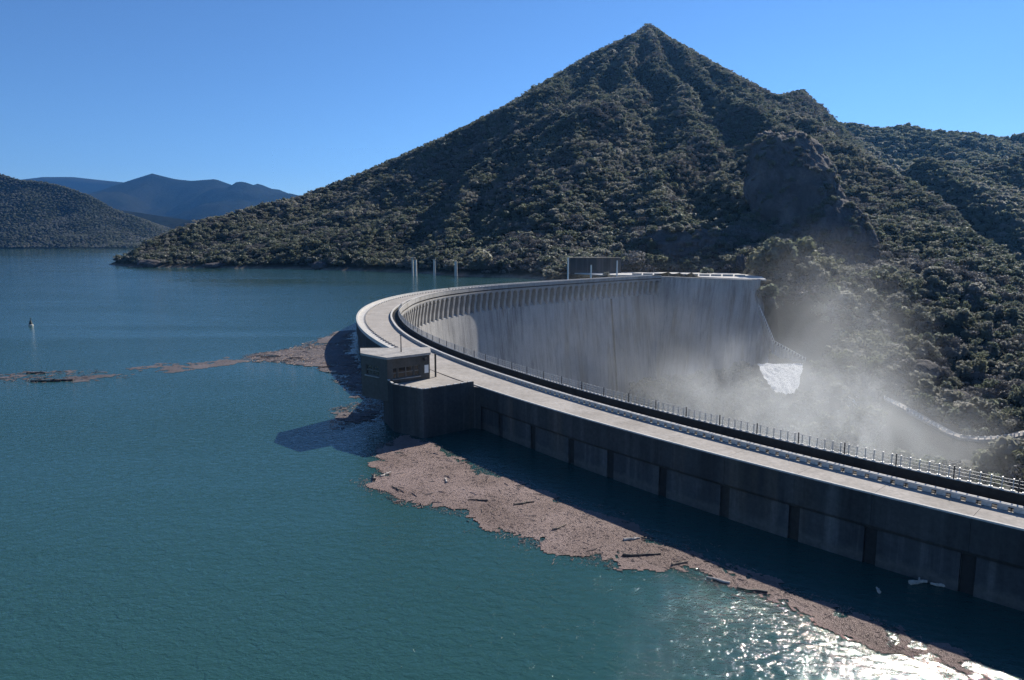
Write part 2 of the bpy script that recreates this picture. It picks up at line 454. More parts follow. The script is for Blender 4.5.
def seg_dist(x, y, L):
    best = np.full(np.shape(x), 1e9)
    for a, b in zip(L[:-1], L[1:]):
        dx, dy = b[0] - a[0], b[1] - a[1]
        t = np.clip(((x - a[0]) * dx + (y - a[1]) * dy) / (dx * dx + dy * dy), 0, 1)
        best = np.minimum(best, np.hypot(x - a[0] - t * dx, y - a[1] - t * dy))
    return best
def height_raw(x, y):
    x = np.asarray(x, float); y = np.asarray(y, float)
    sh = x.shape; x = x.ravel(); y = y.ravel()
    z = np.full(x.shape, WGT[-1])
    for i in range(len(ctrl)):
        z += WGT[i] * phi(np.hypot(x - ctrl[i, 0], y - ctrl[i, 1]))
    dr = seg_dist(x, y, RP)
    mask = np.clip((dr - 12) / 110, 0, 1) * np.clip((z - 6) / 50, 0, 1)
    r = np.hypot(x - PK[0], y - PK[1])
    th = np.arctan2(x - PK[0], -(y - PK[1])) + R(6.5) * fbm(x / 230, y / 230, 4, 5)
    g = np.interp(th, SPX, SPV)
    z = z + mask * 14 * g * np.clip(r / 420, 0, 1) * np.clip((y - 520) / 150, 0, 1)
    z = z + mask * 22 * fbm(x / 110, y / 110, 4, 11)
    z = z + 9 * np.exp(-(r / 15) ** 2) + 5 * fbm(x / 45, y / 45, 3, 71) * np.clip((z - 60) / 60, 0, 1)
    m2 = np.clip((np.abs(z) - 1) / 8, 0, 1)
    gorge = np.clip((-z - 8) / 25, 0, 1) * (x > 60)
    right = np.clip((x - 160) / 60, 0, 1) * np.clip((560 - y) / 80, 0, 1)
    z = z + right * 7 * fbm(x / 38, y / 38, 3, 31)
    z = z + 2.0 * fbm(x / 22, y / 22, 3, 23) * m2
    # level ground of the terrace
    return z.reshape(sh)
TX0, TX1, TY0, TY1, TS = -720.0, 1060.0, -100.0, 2080.0, 6.0
tx = np.arange(TX0, TX1 + 1, TS); ty = np.arange(TY0, TY1 + 1, TS)
GX, GY = np.meshgrid(tx, ty)
GZ = height_raw(GX, GY)
# spurs in front of the ridge stay below it
_q = to_px(np.c_[GX.ravel(), GY.ravel(), GZ.ravel()])
_k = np.array([ray(a, b)[2] / ray(a, b)[1] for a, b, c in RIDGE])
_lat = np.array([ray(a, b)[0] / ray(a, b)[1] for a, b, c in RIDGE]); _ry = np.array([c for a, b, c in RIDGE])
_l = (GX.ravel() / np.maximum(GY.ravel(), 1)); _cap = H + GY.ravel() * np.interp(_l, _lat, _k)
_on = (_l > _lat[0]) & (_l < _lat[-1]) & (GY.ravel() > 300) & (GY.ravel() < np.interp(_l, _lat, _ry) + 60)
GZ = np.where(_on, np.minimum(GZ.ravel(), _cap), GZ.ravel()).reshape(GX.shape)
# cut the terrace flat
TERR = [(84, 462), (104, 462), (128, 428), (150, 402), (162, 440), (166, 500), (110, 520), (30, 520), (38, 480)]
def inpoly(x, y, P):
    x = np.asarray(x); y = np.asarray(y); r = np.zeros(x.shape, bool); j = len(P) - 1
    for i in range(len(P)):
        xi, yi = P[i][:2]; xj, yj = P[j][:2]
        c = ((yi > y) != (yj > y)) & (x < (xj - xi) * (y - yi) / (yj - yi + 1e-12) + xi)
        r ^= c; j = i
    return r
GZ = np.where(inpoly(GX, GY, TERR), 6.1, GZ)
# open the gorge in front of the dam's downstream face and the wing wall
gor = [(-12, 120), (90, 60), (150, 150), (165, 300), (160, 366), (152, 392), (143, 405), (139, 404), (120, 427), (101, 451), (92, 456), (76, 450), (40, 440), (-20, 380), (-45, 300), (-45, 200)]
gcap = np.interp(GX, [40, 90, 120, 150], [-66, -60, -50, -38])
GZ = np.where(inpoly(GX, GY, gor) & (GY > 280), np.minimum(GZ, gcap + 4 * fbm(GX / 20, GY / 20, 3, 91)), GZ)
WWT = [at_y(755, 366, 378), at_y(803, 366, 378), at_y(797, 396, 348), at_y(776, 397, 348)]
STP = [at_y(*q) for q in ((755, 303, 404), (764, 322, 398), (773, 344, 392), (784, 350, 391), (804, 361, 388))]
RDP = [at_y(*q) for q in ((886, 399, 345), (905, 409, 333), (928, 422, 318), (948, 433, 306), (962, 438, 300), (978, 439.5, 296), (996, 439, 294), (1012, 437, 295), (1030, 433, 298), (1060, 425, 303))]
def carve(GZ, P, flat, drop):
    P = np.array(P); best = np.full(GX.shape, 1e9); zz = np.zeros(GX.shape); yy = np.zeros(GX.shape)
    for a, b in zip(P[:-1], P[1:]):
        for t in np.linspace(0, 1, 9):
            p = a + (b - a) * t; d = np.hypot(GX - p[0], GY - p[1]); m = d < best
            best = np.where(m, d, best); zz = np.where(m, p[2], zz); yy = np.where(m, p[1], yy)
    rad = 16 if flat > 4 else 7; w_ = np.clip((rad - best) / (rad - flat), 0, 1)
    GZ = GZ * (1 - w_) + (zz - .8) * w_
    return np.where((GY < yy + 2) & (best < 45), np.minimum(GZ, zz - .8 - drop * np.maximum(best - flat, 0)), GZ)
GZ = carve(GZ, RDP, 5, .55)
GZ = carve(GZ, [(WWT[0] + WWT[1]) / 2, (WWT[2] + WWT[3]) / 2], 13, .3)
def height(x, y):
    x = np.asarray(x, float); y = np.asarray(y, float)
    u = np.clip((x - TX0) / TS, 0, len(tx) - 1.001); v = np.clip((y - TY0) / TS, 0, len(ty) - 1.001)
    i = u.astype(int); j = v.astype(int); fu = u - i; fv = v - j
    return (GZ[j, i] * (1 - fu) + GZ[j, i + 1] * fu) * (1 - fv) + (GZ[j + 1, i] * (1 - fu) + GZ[j + 1, i + 1] * fu) * fv
def hit(px, py, t0=120, t1=2000, step=1.0, _=0):
    d = ray(px, py); t = np.arange(t0, t1, step)
    X, Y, Z = d[0] * t, d[1] * t, H + d[2] * t
    h = height(X, Y); k = np.nonzero(Z < h)[0]
    if len(k) == 0: return None
    k = k[0]
    return np.array([X[k], Y[k], h[k]])
def grid_obj(name, GX, GY, GZ, mat, keep=None):
    ny, nx = GX.shape
    V = np.c_[GX.ravel(), GY.ravel(), GZ.ravel()]
    a = (np.arange(ny - 1)[:, None] * nx + np.arange(nx - 1)[None]).ravel()
    Fq = np.c_[a, a + 1, a + nx + 1, a + nx]
    if keep is not None: Fq = Fq[keep.ravel()]
    return obj(name, V.tolist(), Fq.tolist(), mat, None, True)
tag(grid_obj('mountain_terrain', GX, GY, GZ, M['terrain']), kind='structure')

# distant hills: a ridge whose skyline runs through the given directions, sloping down to the valley in front
def far_hill(name, sky_px, y0, front, back, base, mat, step, rough, seed, xpad=300, curve=1.0):
    pts = np.array([at_y(px, py, y0) for px, py in sky_px])
    x0, x1 = pts[0, 0] - xpad, pts[-1, 0] + xpad
    X, Y = np.meshgrid(np.arange(x0, x1, step), np.arange(y0 - front, y0 + back, step))
    top = np.interp(X, pts[:, 0], pts[:, 2])
    edge = np.clip((X - x0) / xpad, 0, 1) * np.clip((x1 - X) / xpad, 0, 1)
    top = base + (top - base) * np.where((X < pts[0, 0]) | (X > pts[-1, 0]), .35 + .65 * edge, 1)
    v = np.where(Y < y0, (y0 - Y) / front, (Y - y0) / back)
    prof = (1 - np.clip(v, 0, 1) ** curve)
    rid = fbm(X / (front * .35), Y / (front * .55), 5, seed)
    Z = base + (top - base) * prof + rough * rid * np.clip(v / .25, 0, 1) * np.clip((1 - v) * 4, 0, 1)
    return grid_obj(name, X, Y, Z, mat), (X, Y, Z)
hz, G3 = far_hill('back_hill_terrain', [(800, 118), (845, 125), (870, 130), (883, 131), (903, 126), (922, 133), (961, 136), (1006, 140), (1024, 133), (1060, 120), (1110, 112), (1180, 130)], 1750, 620, 500, -20, M['far'], 16, 70, 3, 200)
tag(hz, kind='structure')
hz, G2 = far_hill('side_hill_terrain', [(880, 215), (895, 186), (906, 171), (922, 160), (945, 163), (958, 171), (974, 169), (1006, 161), (1024, 157), (1060, 140), (1120, 150)], 1060, 420, 260, -40, M['terrain'], 8, 28, 9, 120)
tag(hz, kind='structure')
hz, GL = far_hill('left_hill_terrain', [(-160, 150), (-60, 160), (0, 172), (20, 178), (40, 179), (66, 185), (93, 196), (110, 207), (140, 218), (165, 232), (190, 243)], 3550, 560, 900, -10, M['lefthill'], 26, 55, 5, 500, .8)
tag(hz, kind='structure')
hz, _ = far_hill('blue_mountain_terrain', [(60, 200), (100, 190), (126, 181), (153, 172), (176, 178), (193, 180), (216, 178), (243, 188), (259, 183), (283, 193), (330, 205), (400, 215)], 11500, 3600, 1500, -20, M['far'], 70, 520, 21, 1200, .9)
tag(hz, kind='structure')
hz, _ = far_hill('valley_hill_terrain', [(20, 205), (60, 201), (110, 208), (150, 214), (190, 220), (230, 216), (280, 207), (330, 210)], 5600, 1500, 700, -10, M['far'], 45, 110, 61, 600, .9)
tag(hz, kind='structure')
hz, _ = far_hill('distant_mountain_terrain', [(-60, 185), (0, 182), (43, 177), (73, 177), (100, 180), (140, 184), (200, 190)], 15000, 2400, 900, -20, M['far'], 120, 260, 41, 1200, .9)
tag(hz, kind='structure')

# ------------------------------------------------------------------ dam geometry
UPX = [(1024, 529.5), (989, 520.7), (936, 509.3), (883, 496.1), (830, 482.3), (770, 468.7), (732.8, 459.4), (695.7, 449.7), (640, 433.4), (570, 414), (520, 398.2), (473, 384),
       (383, 348), (363, 333), (355.8, 323.1), (358.3, 314.8), (366.6, 309), (378.2, 303.2), (394.8, 298.2), (428, 291.6), (461, 288.2), (511, 284.6), (535, 283), (570, 280.4), (605, 278.7), (630, 277.3), (652, 276.4)]
CZ = 6.6
up = np.array([at_z(a, b, CZ)[:2] for a, b in UPX])
cs = np.r_[0, np.cumsum(np.linalg.norm(np.diff(up, axis=0), axis=1))]
px_, py_ = np.polyfit(cs / cs[-1], up[:, 0], 7), np.polyfit(cs / cs[-1], up[:, 1], 7)
tt = np.linspace(0, 1, 600)
cu = np.c_[np.polyval(px_, tt), np.polyval(py_, tt)]
t0 = cu[0] - cu[12]; t0 /= np.linalg.norm(t0)
ext = np.array([cu[0] + t0 * d + np.array([t0[1], -t0[0]]) * (d * d / 900) for d in np.linspace(75, 1, 75)])
cu = np.r_[ext, cu]
SS = np.r_[0, np.cumsum(np.linalg.norm(np.diff(cu, axis=0), axis=1))]
S0, SN = 75.0, SS[-1]
def U(s): return np.array([np.interp(s, SS, cu[:, 0]), np.interp(s, SS, cu[:, 1])])
def frame(s):
    a, b = U(max(s - 1, 0)), U(min(s + 1, SN)); d = (b - a) / np.linalg.norm(b - a)
    return d, np.array([d[1], -d[0]])      # along the crest (away from camera), towards downstream
def s_at(px):                              # arc length where the upstream edge shows at this column (near part)
    ss = np.arange(0, 200, .5); P = np.array([[*U(s), CZ] for s in ss]); q = to_px(P)[:, 0]
    ok = P[:, 1] > 10
    return ss[ok][np.argmin(np.abs(q[ok] - px))]
SA = s_at(473)
SAP = [s for s in np.arange(0, SN, 1.0) if True][int(np.argmin([U(s)[0] for s in np.arange(0, SN, 1.0)]))]
def W(s): return np.interp(s, [0, S0, SA - 25, SA, SAP - 60, SAP, SAP + 60, SN], [5.7, 5.8, 7.6, 8.8, 11.5, 12.5, 10.5, 8.5])
def pos(s, o, z=0.0):
    d, n = frame(s); p = U(s) + n * o
    return (p[0], p[1], z)
def sweep(name, s0, s1, prof, mat, parent, ds=2.0, closed=True, smooth=False):
    """prof(s) -> list of (offset, z); a closed solid strip from s0 to s1"""
    n = max(2, int(math.ceil((s1 - s0) / ds)) + 1)
    v, f = [], []
    k = None
    for i in range(n):
        s = s0 + (s1 - s0) * i / (n - 1)
        pr = prof(s); k = len(pr)
        v += [pos(s, o, z) for o, z in pr]
    for i in range(n - 1):
        for j in range(k if closed else k - 1):
            a, b = i * k + j, i * k + (j + 1) % k
            f.append((a, a + k, b + k, b))
    if closed:
        f.append(tuple(range(k))); f.append(tuple(range((n - 1) * k, n * k))[::-1])
    return obj(name, v, f, mat, parent, smooth)

dam = empty('arch_dam', (*U(SAP), 0))
tag(dam, 'long curved grey concrete arch dam crossing the reservoir with road on its crest', 'dam')
bpy.context.view_layer.update()
DM = Matrix.Translation(-dam.location)
def under(o, par=dam):
    if o.parent is None: o.parent = par
    return o
_base_build = obj
# children are written in world coordinates, so shift the meshes into the dam's frame
def fix(o):
    o.data.transform(DM)
    return o

# body: monoliths with joints; downstream face flares outwards below the arcade
def lerp(a, b, t): return a + (b - a) * t
joints_up = [s_at(x) for x in (974, 876, 794, 725, 662, 611, 570, 532, 500)]
js = [0.0]
near = sorted(joints_up)
step = near[1] - near[0]
s = near[0]
pre = []
while s - 10 > 2: s -= 10; pre.append(s)
cuts = [0.0] + sorted(pre) + near
while cuts[-1] + 15 < SN: cuts.append(cuts[-1] + 12.5)
cuts.append(SN)
def body_prof(s):
    w_ = W(s)
    return [(.45, -62), (.45, 5.28), (w_ - 3.2, 5.28), (w_ - 3.2, -2.6), (w_ - .9, -4.6), (w_ + .4, -18), (w_ + 2.8, -40), (w_ + 6.5, -74), (.45, -74)]
for i in range(len(cuts) - 1):
    a, b = cuts[i], cuts[i + 1]
    fix(sweep('wall_block', a + .04, b - .04, body_prof, M['wall'], dam, 3.0))
core = lambda s: [(1.5, -70), (1.5, 5.0), (W(s) - 3.9, 5.0), (W(s) - 3.9, -70)]
fix(sweep('wall_core', 1, SN - 1, core, M['slot'], dam, 4.0))
# upstream face: proud panels between dark recessed joints, cornice band above
for i in range(len(cuts) - 1):
    a, b = cuts[i], cuts[i + 1]
    hw = .55 if b < SA + 5 else .25
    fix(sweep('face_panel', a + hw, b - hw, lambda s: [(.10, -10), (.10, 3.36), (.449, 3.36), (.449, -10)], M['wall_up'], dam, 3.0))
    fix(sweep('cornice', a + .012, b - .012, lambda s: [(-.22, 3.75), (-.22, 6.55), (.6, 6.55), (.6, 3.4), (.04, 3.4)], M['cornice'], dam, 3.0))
for c_ in cuts[1:-1]:
    fix(sweep('joint_strip', c_ - .5, c_ + .5, lambda s: [(.30, -10), (.30, 3.38), (.446, 3.38), (.446, -10)], M['slot'], dam, 1.0))

# crest slabs
for i in range(len(cuts) - 1):
    a, b = cuts[i], cuts[i + 1]
    fix(sweep('road_slab', a + .015, b - .015, lambda s: [(-.22, 6.56), (-.22, 6.6), (W(s) - 2.05, 6.6), (W(s) - 2.05, 5.52), (.61, 5.52), (.61, 6.56)], M['road'], dam, 2.0))
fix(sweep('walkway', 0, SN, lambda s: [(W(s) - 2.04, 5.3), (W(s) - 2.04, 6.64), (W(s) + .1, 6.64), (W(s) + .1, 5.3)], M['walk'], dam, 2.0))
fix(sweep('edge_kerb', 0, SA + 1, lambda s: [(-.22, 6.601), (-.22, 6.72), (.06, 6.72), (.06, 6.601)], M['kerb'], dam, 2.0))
fix(sweep('parapet_painted_shade', 0, SN, lambda s: [(W(s) - .06, 6.645), (W(s) - .06, 7.55), (W(s) + .1, 7.55), (W(s) + .1, 6.645)], M['walk'], dam, 2.0))  # inner half of the parapet, its shade put into the dark colour
fix(sweep('downstream_parapet', 0, SN, lambda s: [(W(s) + .102, 5.9), (W(s) + .102, 7.55), (W(s) + .34, 7.55), (W(s) + .34, 5.9)], M['parapet'], dam, 2.0))
fix(sweep('parapet_coping', 0, SN, lambda s: [(W(s) + .08, 7.552), (W(s) + .08, 7.63), (W(s) + .42, 7.63), (W(s) + .42, 7.552)], M['kerb'], dam, 2.0))
fix(sweep('fascia', 0, SN, lambda s: [(W(s) - 3.19, 4.7), (W(s) - 3.19, 5.29), (W(s) + .44, 5.29), (W(s) + .44, 4.7)], M['parapet'], dam, 2.0))
# barrier rail on short posts between road and walkway
fix(sweep('barrier_rail', 0, SN, lambda s: [(W(s) - 2.25, 6.98), (W(s) - 2.25, 7.16), (W(s) - 1.75, 7.16), (W(s) - 1.75, 6.98)], M['kerb'], dam, 2.0))
mb = MB(); mb.box((0, 0, 0), (.72, .34, .36)); bpost = mb.mesh('barrier_post', M['kerb'])
def put(name, me, s, o, z):
    d, n = frame(s); p = pos(s, o, z)
    return inst(name, me, dam, Vector(p) - dam.location, math.atan2(d[1], d[0]))
s = 30.0; k = 0
while s < SAP + 60 and k < 240:
    put('barrier_post', bpost, s, W(s) - 2.0, 6.80); s += 1.15; k += 1
# upstream low wall and its kerb stones on the far half
SG = SA + 34
fix(sweep('upstream_parapet', SG, SN, lambda s: [(-.21, 6.601), (-.21, 7.35), (.3, 7.35), (.3, 6.601)], M['kerb'], dam, 2.0))
fix(sweep('upstream_walkway', SG, SN, lambda s: [(.301, 6.601), (.301, 6.72), (2.1, 6.72), (2.1, 6.601)], M['kerb'], dam, 2.0))
mb = MB(); mb.box((0, 0, 0), (1.5, .3, .42)); kst = mb.mesh('kerb_stone', M['parapet'])
s = SG
while s < SN - 2:
    put('kerb_stone', kst, s, 2.3, 6.81); s += 2.7
# picket railing on the downstream parapet, near half
mb = MB(); mb.box((0, 0, .52), (.075, .075, 1.04)); mb.box((0, -.08, 1.05), (.09, .24, .07)); mb.box((0, 0, .05), (.30, .24, .10)); pk = mb.mesh('railing_post', M['post'])
mb = MB(); mb.box((0, 0, .60), (.09, .09, 1.2)); pk2 = mb.mesh('railing_main_post', M['darkpost'])
s = 40.0; k = 0
while s < SAP + 8 and k < 290:
    put('railing_post', pk, s, W(s) + .2, 7.63)
    if k % 6 == 2: put('railing_main_post', pk2, s + .41, W(s) + .2, 7.63)
    s += .82; k += 1
for z in (8.02, 8.34, 8.62):
    fix(sweep('railing_wire', 40, SAP + 8, lambda s, z=z: [(W(s) + .185, z), (W(s) + .185, z + .03), (W(s) + .215, z + .03), (W(s) + .215, z)], M['post'], dam, 2.0))
# corbelled piers of the arcade below the crest
PW = 5.2
mb = MB()
prof = [(.9, 4.69), (-.75, 4.69), (-.75, 4.0), (-.1, 1.2), (.55, -2.4), (2.0, -3.2), (2.0, 4.69)]
prof = [(0.40, 4.69), (-3.5, 4.69), (-3.5, -3.4), (-1.6, -4.9), (-.75, -4.6), (-.45, -1.0), (.3, 3.6)]
n = len(prof)
mb.add([(-.8, -o, z) for o, z in prof] + [(.8, -o, z) for o, z in prof], [tuple(range(n)), tuple(range(n, 2 * n))[::-1]] + [(i, n + i, n + (i + 1) % n, (i + 1) % n) for i in range(n)])
pier = mb.mesh('corbel_pier', M['parapet'])
bm = bmesh.new(); bm.from_mesh(pier); bmesh.ops.recalc_face_normals(bm, faces=bm.faces); bm.to_mesh(pier); bm.free()
s = SA + 10
while s < SN - 1:
    put('corbel_pier', pier, s, W(s), 0); s += PW
# springing arches between piers: shallow lintel with rounded haunches
mb = MB()
seg = 8; v = []
for y in (3.0, -.25):
    for i in range(seg + 1):
        x = -1.8 + 3.6 * i / seg; zz = 3.0 + 1.45 * math.sqrt(max(0, 1 - (x / 1.8) ** 2))
        v += [(x, y, zz), (x, y, 4.69)]
f = []
m_ = 2 * (seg + 1)
for i in range(seg):
    a = 2 * i
    f += [(a, a + 2, a + 3, a + 1), (m_ + a, m_ + a + 1, m_ + a + 3, m_ + a + 2), (a, m_ + a, m_ + a + 2, a + 2)]
mb.add(v, f)
arch = mb.mesh('arch_lintel', M['parapet'])
s = SA + 10 + PW / 2
while s < SN - 3:
    put('arch_lintel', arch, s, W(s), 0); s += PW

# dark drain channel running down the far half of the downstream face
def face_off(s, z): return W(s) + float(np.interp(z, [-74, -40, -18, -4.6], [6.5, 2.8, .4, -.9]))
def s_face(px):
    ss = np.arange(SAP + 60, SN, .5); q = to_px(np.array([pos(s, W(s), -12) for s in ss]))[:, 0]; return ss[np.argmin(np.abs(q - px))]
for px, hw_, mt, z0 in ((612, .75, 'slot', -60), (660, .5, 'walk', -30)):
    sd_ = s_face(px); zs = [z for z in (-5.0, -18, -40, -60) if z >= z0]
    v = []
    for z in zs:
        for ds_, lift in ((-hw_, .10), (hw_, .10), (hw_, -.2), (-hw_, -.2)): v.append(pos(sd_ + ds_, face_off(sd_ + ds_, z) + lift, z))
    f = [(4 * i + j, 4 * i + (j + 1) % 4, 4 * i + 4 + (j + 1) % 4, 4 * i + 4 + j) for i in range(len(zs) - 1) for j in range(4)] + [(0, 1, 2, 3), tuple(range(4 * len(zs) - 4, 4 * len(zs)))]
    if px < 650: fix(obj('drain_channel', v, f, M[mt], dam))
# far abutment wing wall, in blocks
A0 = np.array(pos(SN, W(SN) + .1)[:2]); A1 = at_z(752, 280.6, CZ)[:2]
dA = (A1 - A0) / np.linalg.norm(A1 - A0); nA = np.array([dA[1], -dA[0]])   # nA towards the gorge
A0 = A0 - dA * 1.3; LA = np.linalg.norm(A1 - A0)
nb = 5
for i in range(nb):
    a = A0 + dA * (LA * i / nb + .05); b = A0 + dA * (LA * (i + 1) / nb - .05)
    mb = MB()
    q = [a, b, b - nA * 14, a - nA * 14]
    bx_ = b + dA * (24 if i == nb - 1 else 0); qb = [a + nA * 9, bx_ + nA * 9, b - nA * 14, a - nA * 14]
    mb.add([(*p, -74) for p in qb] + [(*p, 6.0) for p in q], [(0, 1, 2, 3), (4, 5, 6, 7), (0, 4, 5, 1), (1, 5, 6, 2), (2, 6, 7, 3), (3, 7, 4, 0)])
    o = mb.build('wing_wall_block', M['wall'], dam)
    bm = bmesh.new(); bm.from_mesh(o.data); bmesh.ops.recalc_face_normals(bm, faces=bm.faces); bm.to_mesh(o.data); bm.free()
    fix(o)
mb = MB(); c_ = (A0 + A1) / 2 - nA * 1.0
mb.box((c_[0], c_[1], 6.5), (LA, 2.4, .98), math.atan2(dA[1], dA[0])); fix(mb.build('wing_wall_coping', M['parapet'], dam))
c_ = A1 - nA * 3.0 + dA * 1.2
mb = MB(); mb.box((c_[0], c_[1], -8), (2.2, 6, 31), math.atan2(dA[1], dA[0])); fix(mb.build('end_pilaster', M['wall'], dam))

# intake bastion on the upstream side, gatehouse on it
def arc_poly(pts, n=6):
    """smooth closed front through the given points (open polyline, Catmull-Rom)"""
    P = [np.array(p, float) for p in pts]; P = [2 * P[0] - P[1]] + P + [2 * P[-1] - P[-2]]; out = []
    for i in range(1, len(P) - 2):
        for k in range(n):
            t = k / n
            out.append(.5 * (2 * P[i] + (P[i + 1] - P[i - 1]) * t + (2 * P[i - 1] - 5 * P[i] + 4 * P[i + 1] - P[i + 2]) * t ** 2 + (3 * P[i] - P[i - 1] - 3 * P[i + 1] + P[i + 2]) * t ** 3))
    out.append(P[-2]); return out
bf = [at_z(474, 428)[:2], at_z(458, 433)[:2], at_z(438, 437.5)[:2], at_z(424, 438.5)[:2], at_z(405, 435)[:2], at_z(391, 430)[:2], at_z(384, 421)[:2]]
bf = [at_z(474, 428)[:2], at_z(424, 438.5)[:2], at_z(394, 431.5)[:2], at_z(384, 421)[:2]]
front = [bf[i] + (bf[i + 1] - bf[i]) * k / n_ for i, n_ in ((0, 7), (1, 5), (2, 3)) for k in range(n_)] + [bf[-1]]
backline = [U(s) + frame(s)[1] * (-.23) for s in np.linspace(SA + 30, SA - 3, 12)]
last = front[-1]
bast = list(front) + [last + np.array([-.6, 9.0])] + backline
bast = [np.array(p) for p in bast]
mb = MB(); mb.prism(bast, -12, 6.5); o = mb.build('intake_bastion', M['cornice'], dam)
bm = bmesh.new(); bm.from_mesh(o.data); bmesh.ops.recalc_face_normals(bm, faces=bm.faces); bmesh.ops.triangulate(bm, faces=[f for f in bm.faces if len(f.verts) > 4]); bm.to_mesh(o.data); bm.free(); fix(o)
mb = MB()
cen = np.mean(bast, axis=0)
inset = [p + (cen - p) / np.linalg.norm(cen - p) * .34 for p in bast]
mb.prism(inset, 6.501, 6.58); o = mb.build('bastion_deck', M['road'], dam)
bm = bmesh.new(); bm.from_mesh(o.data); bmesh.ops.recalc_face_normals(bm, faces=bm.faces); bmesh.ops.triangulate(bm, faces=[f for f in bm.faces if len(f.verts) > 4]); bm.to_mesh(o.data); bm.free(); fix(o)
# parapet of the bastion with coping stones
fl = front
for a, b in zip(fl[:-1], fl[1:]):
    a, b = np.array(a), np.array(b); c_ = (a + b) / 2; d = b - a; L_ = np.linalg.norm(d); d /= L_
    nin = np.array([-d[1], d[0]]); nin = nin if np.dot(cen - c_, nin) > 0 else -nin
    c_ = c_ + nin * .12
    mb = MB(); mb.box((c_[0], c_[1], 6.93), (L_ * 1.0, .3, .84), math.atan2(d[1], d[0])); fix(mb.build('bastion_parapet', M['cornice'], dam))
    mb = MB(); mb.box((c_[0], c_[1], 7.40), (L_ * .55, .34, .10), math.atan2(d[1], d[0])); fix(mb.build('coping_stone', M['kerb'], dam))

# gatehouse ------------------------------------------------------------
gz0, gz1 = 4.4, 10.9
g_left = at_z(361.5, 353, gz1)[:2]; g_mid1 = at_z(387, 357.5, gz1)[:2]; g_right = at_z(429.5, 352.5, gz1)[:2]
gh = empty('gatehouse', (g_mid1[0], g_mid1[1] + 5, gz0))
tag(gh, 'small flat-roofed grey concrete gatehouse overhanging the water beside the dam crest', 'building')
GM = Matrix.Translation(-gh.location)
def gfix(o, par=None):
    o.data.transform(GM); o.parent = par or gh; return o
gp = [g_left, g_left * .3 + g_mid1 * .7, g_mid1, g_mid1 * .76 + g_right * .24, g_mid1 * .38 + g_right * .62, g_right]
foot = gp + [gp[-1] + np.array([-.65, 5.6]), gp[0] + np.array([-1.2, 5.2])]
th = .35
def wall_seg(a, b, z0, z1, name='wall', mat=None, holes=()):
    """wall panel from a to b with rectangular openings (u0,u1,z0,z1)"""
    a, b = np.array(a), np.array(b); d = b - a; L_ = np.linalg.norm(d); d /= L_; nn = np.array([-d[1], d[0]])
    us = sorted({0, L_, *[u for h in holes for u in h[:2]]}); zs = sorted({z0, z1, *[z for h in holes for z in h[2:]]})
    mb = MB()
    for u0, u1 in zip(us[:-1], us[1:]):
        for q0, q1 in zip(zs[:-1], zs[1:]):
            um, zm = (u0 + u1) / 2, (q0 + q1) / 2
            if any(h[0] < um < h[1] and h[2] < zm < h[3] for h in holes): continue
            c_ = a + d * um + nn * th / 2
            mb.box((c_[0], c_[1], zm), (u1 - u0, th, q1 - q0), math.atan2(d[1], d[0]))
    return gfix(mb.build(name, mat or M['house']))
def window(a, b, u0, u1, z0, z1, nx, nz):
    a, b = np.array(a), np.array(b); d = b - a; L_ = np.linalg.norm(d); d /= L_; nn = np.array([-d[1], d[0]]); rz = math.atan2(d[1], d[0])
    c_ = a + d * (u0 + u1) / 2 + nn * .2
    mb = MB()
    for i in range(nx + 1):
        p = a + d * (u0 + (u1 - u0) * i / nx) + nn * .16; mb.box((p[0], p[1], (z0 + z1) / 2), (.16, .12, z1 - z0), rz)
    for j in range(nz + 1):
        p = a + d * (u0 + u1) / 2 + nn * .165; mb.box((p[0], p[1], z0 + (z1 - z0) * j / nz), (u1 - u0, .10, .15), rz)
    wfr = gfix(mb.build('window', M['frame']))
    for i in range(nx):
        for j in range(nz):
            p = a + d * (u0 + (u1 - u0) * (i + .5) / nx) + nn * .20
            mb = MB(); mb.box((p[0], p[1], z0 + (z1 - z0) * (j + .5) / nz), ((u1 - u0) / nx - .17, .03, (z1 - z0) / nz - .16), rz)
            gfix(mb.build('pane', M['glass']), wfr)
    mb = MB(); p = a + d * (u0 + u1) / 2 - nn * .06; mb.box((p[0], p[1], z0 - .12), (u1 - u0 + .3, .3, .12), rz); gfix(mb.build('sill', M['parapet']), wfr)
P_ = [np.array(p) for p in foot]
Lr = np.linalg.norm(P_[5] - P_[4]); Lr2 = np.linalg.norm(P_[4] - P_[3])
zt = gz1 - .35
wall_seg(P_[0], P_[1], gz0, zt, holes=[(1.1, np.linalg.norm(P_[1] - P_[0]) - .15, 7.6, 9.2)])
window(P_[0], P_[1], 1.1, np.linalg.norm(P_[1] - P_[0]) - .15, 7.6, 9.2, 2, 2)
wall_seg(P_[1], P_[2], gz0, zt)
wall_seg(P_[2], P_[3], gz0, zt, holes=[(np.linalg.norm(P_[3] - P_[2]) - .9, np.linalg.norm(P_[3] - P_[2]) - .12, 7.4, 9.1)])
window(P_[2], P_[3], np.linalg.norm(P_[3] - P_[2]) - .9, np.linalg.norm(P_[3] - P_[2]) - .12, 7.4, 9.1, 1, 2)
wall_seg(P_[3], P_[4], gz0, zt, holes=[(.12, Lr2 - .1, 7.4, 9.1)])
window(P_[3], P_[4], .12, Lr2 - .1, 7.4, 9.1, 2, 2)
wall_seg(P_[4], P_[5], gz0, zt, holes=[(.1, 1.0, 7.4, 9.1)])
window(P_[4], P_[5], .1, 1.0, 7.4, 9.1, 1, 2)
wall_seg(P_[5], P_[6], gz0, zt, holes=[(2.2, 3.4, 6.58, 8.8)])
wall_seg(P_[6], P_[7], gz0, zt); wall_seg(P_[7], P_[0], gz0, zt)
d_ = (P_[6] - P_[5]) / np.linalg.norm(P_[6] - P_[5]); q = P_[5] + d_ * 2.8
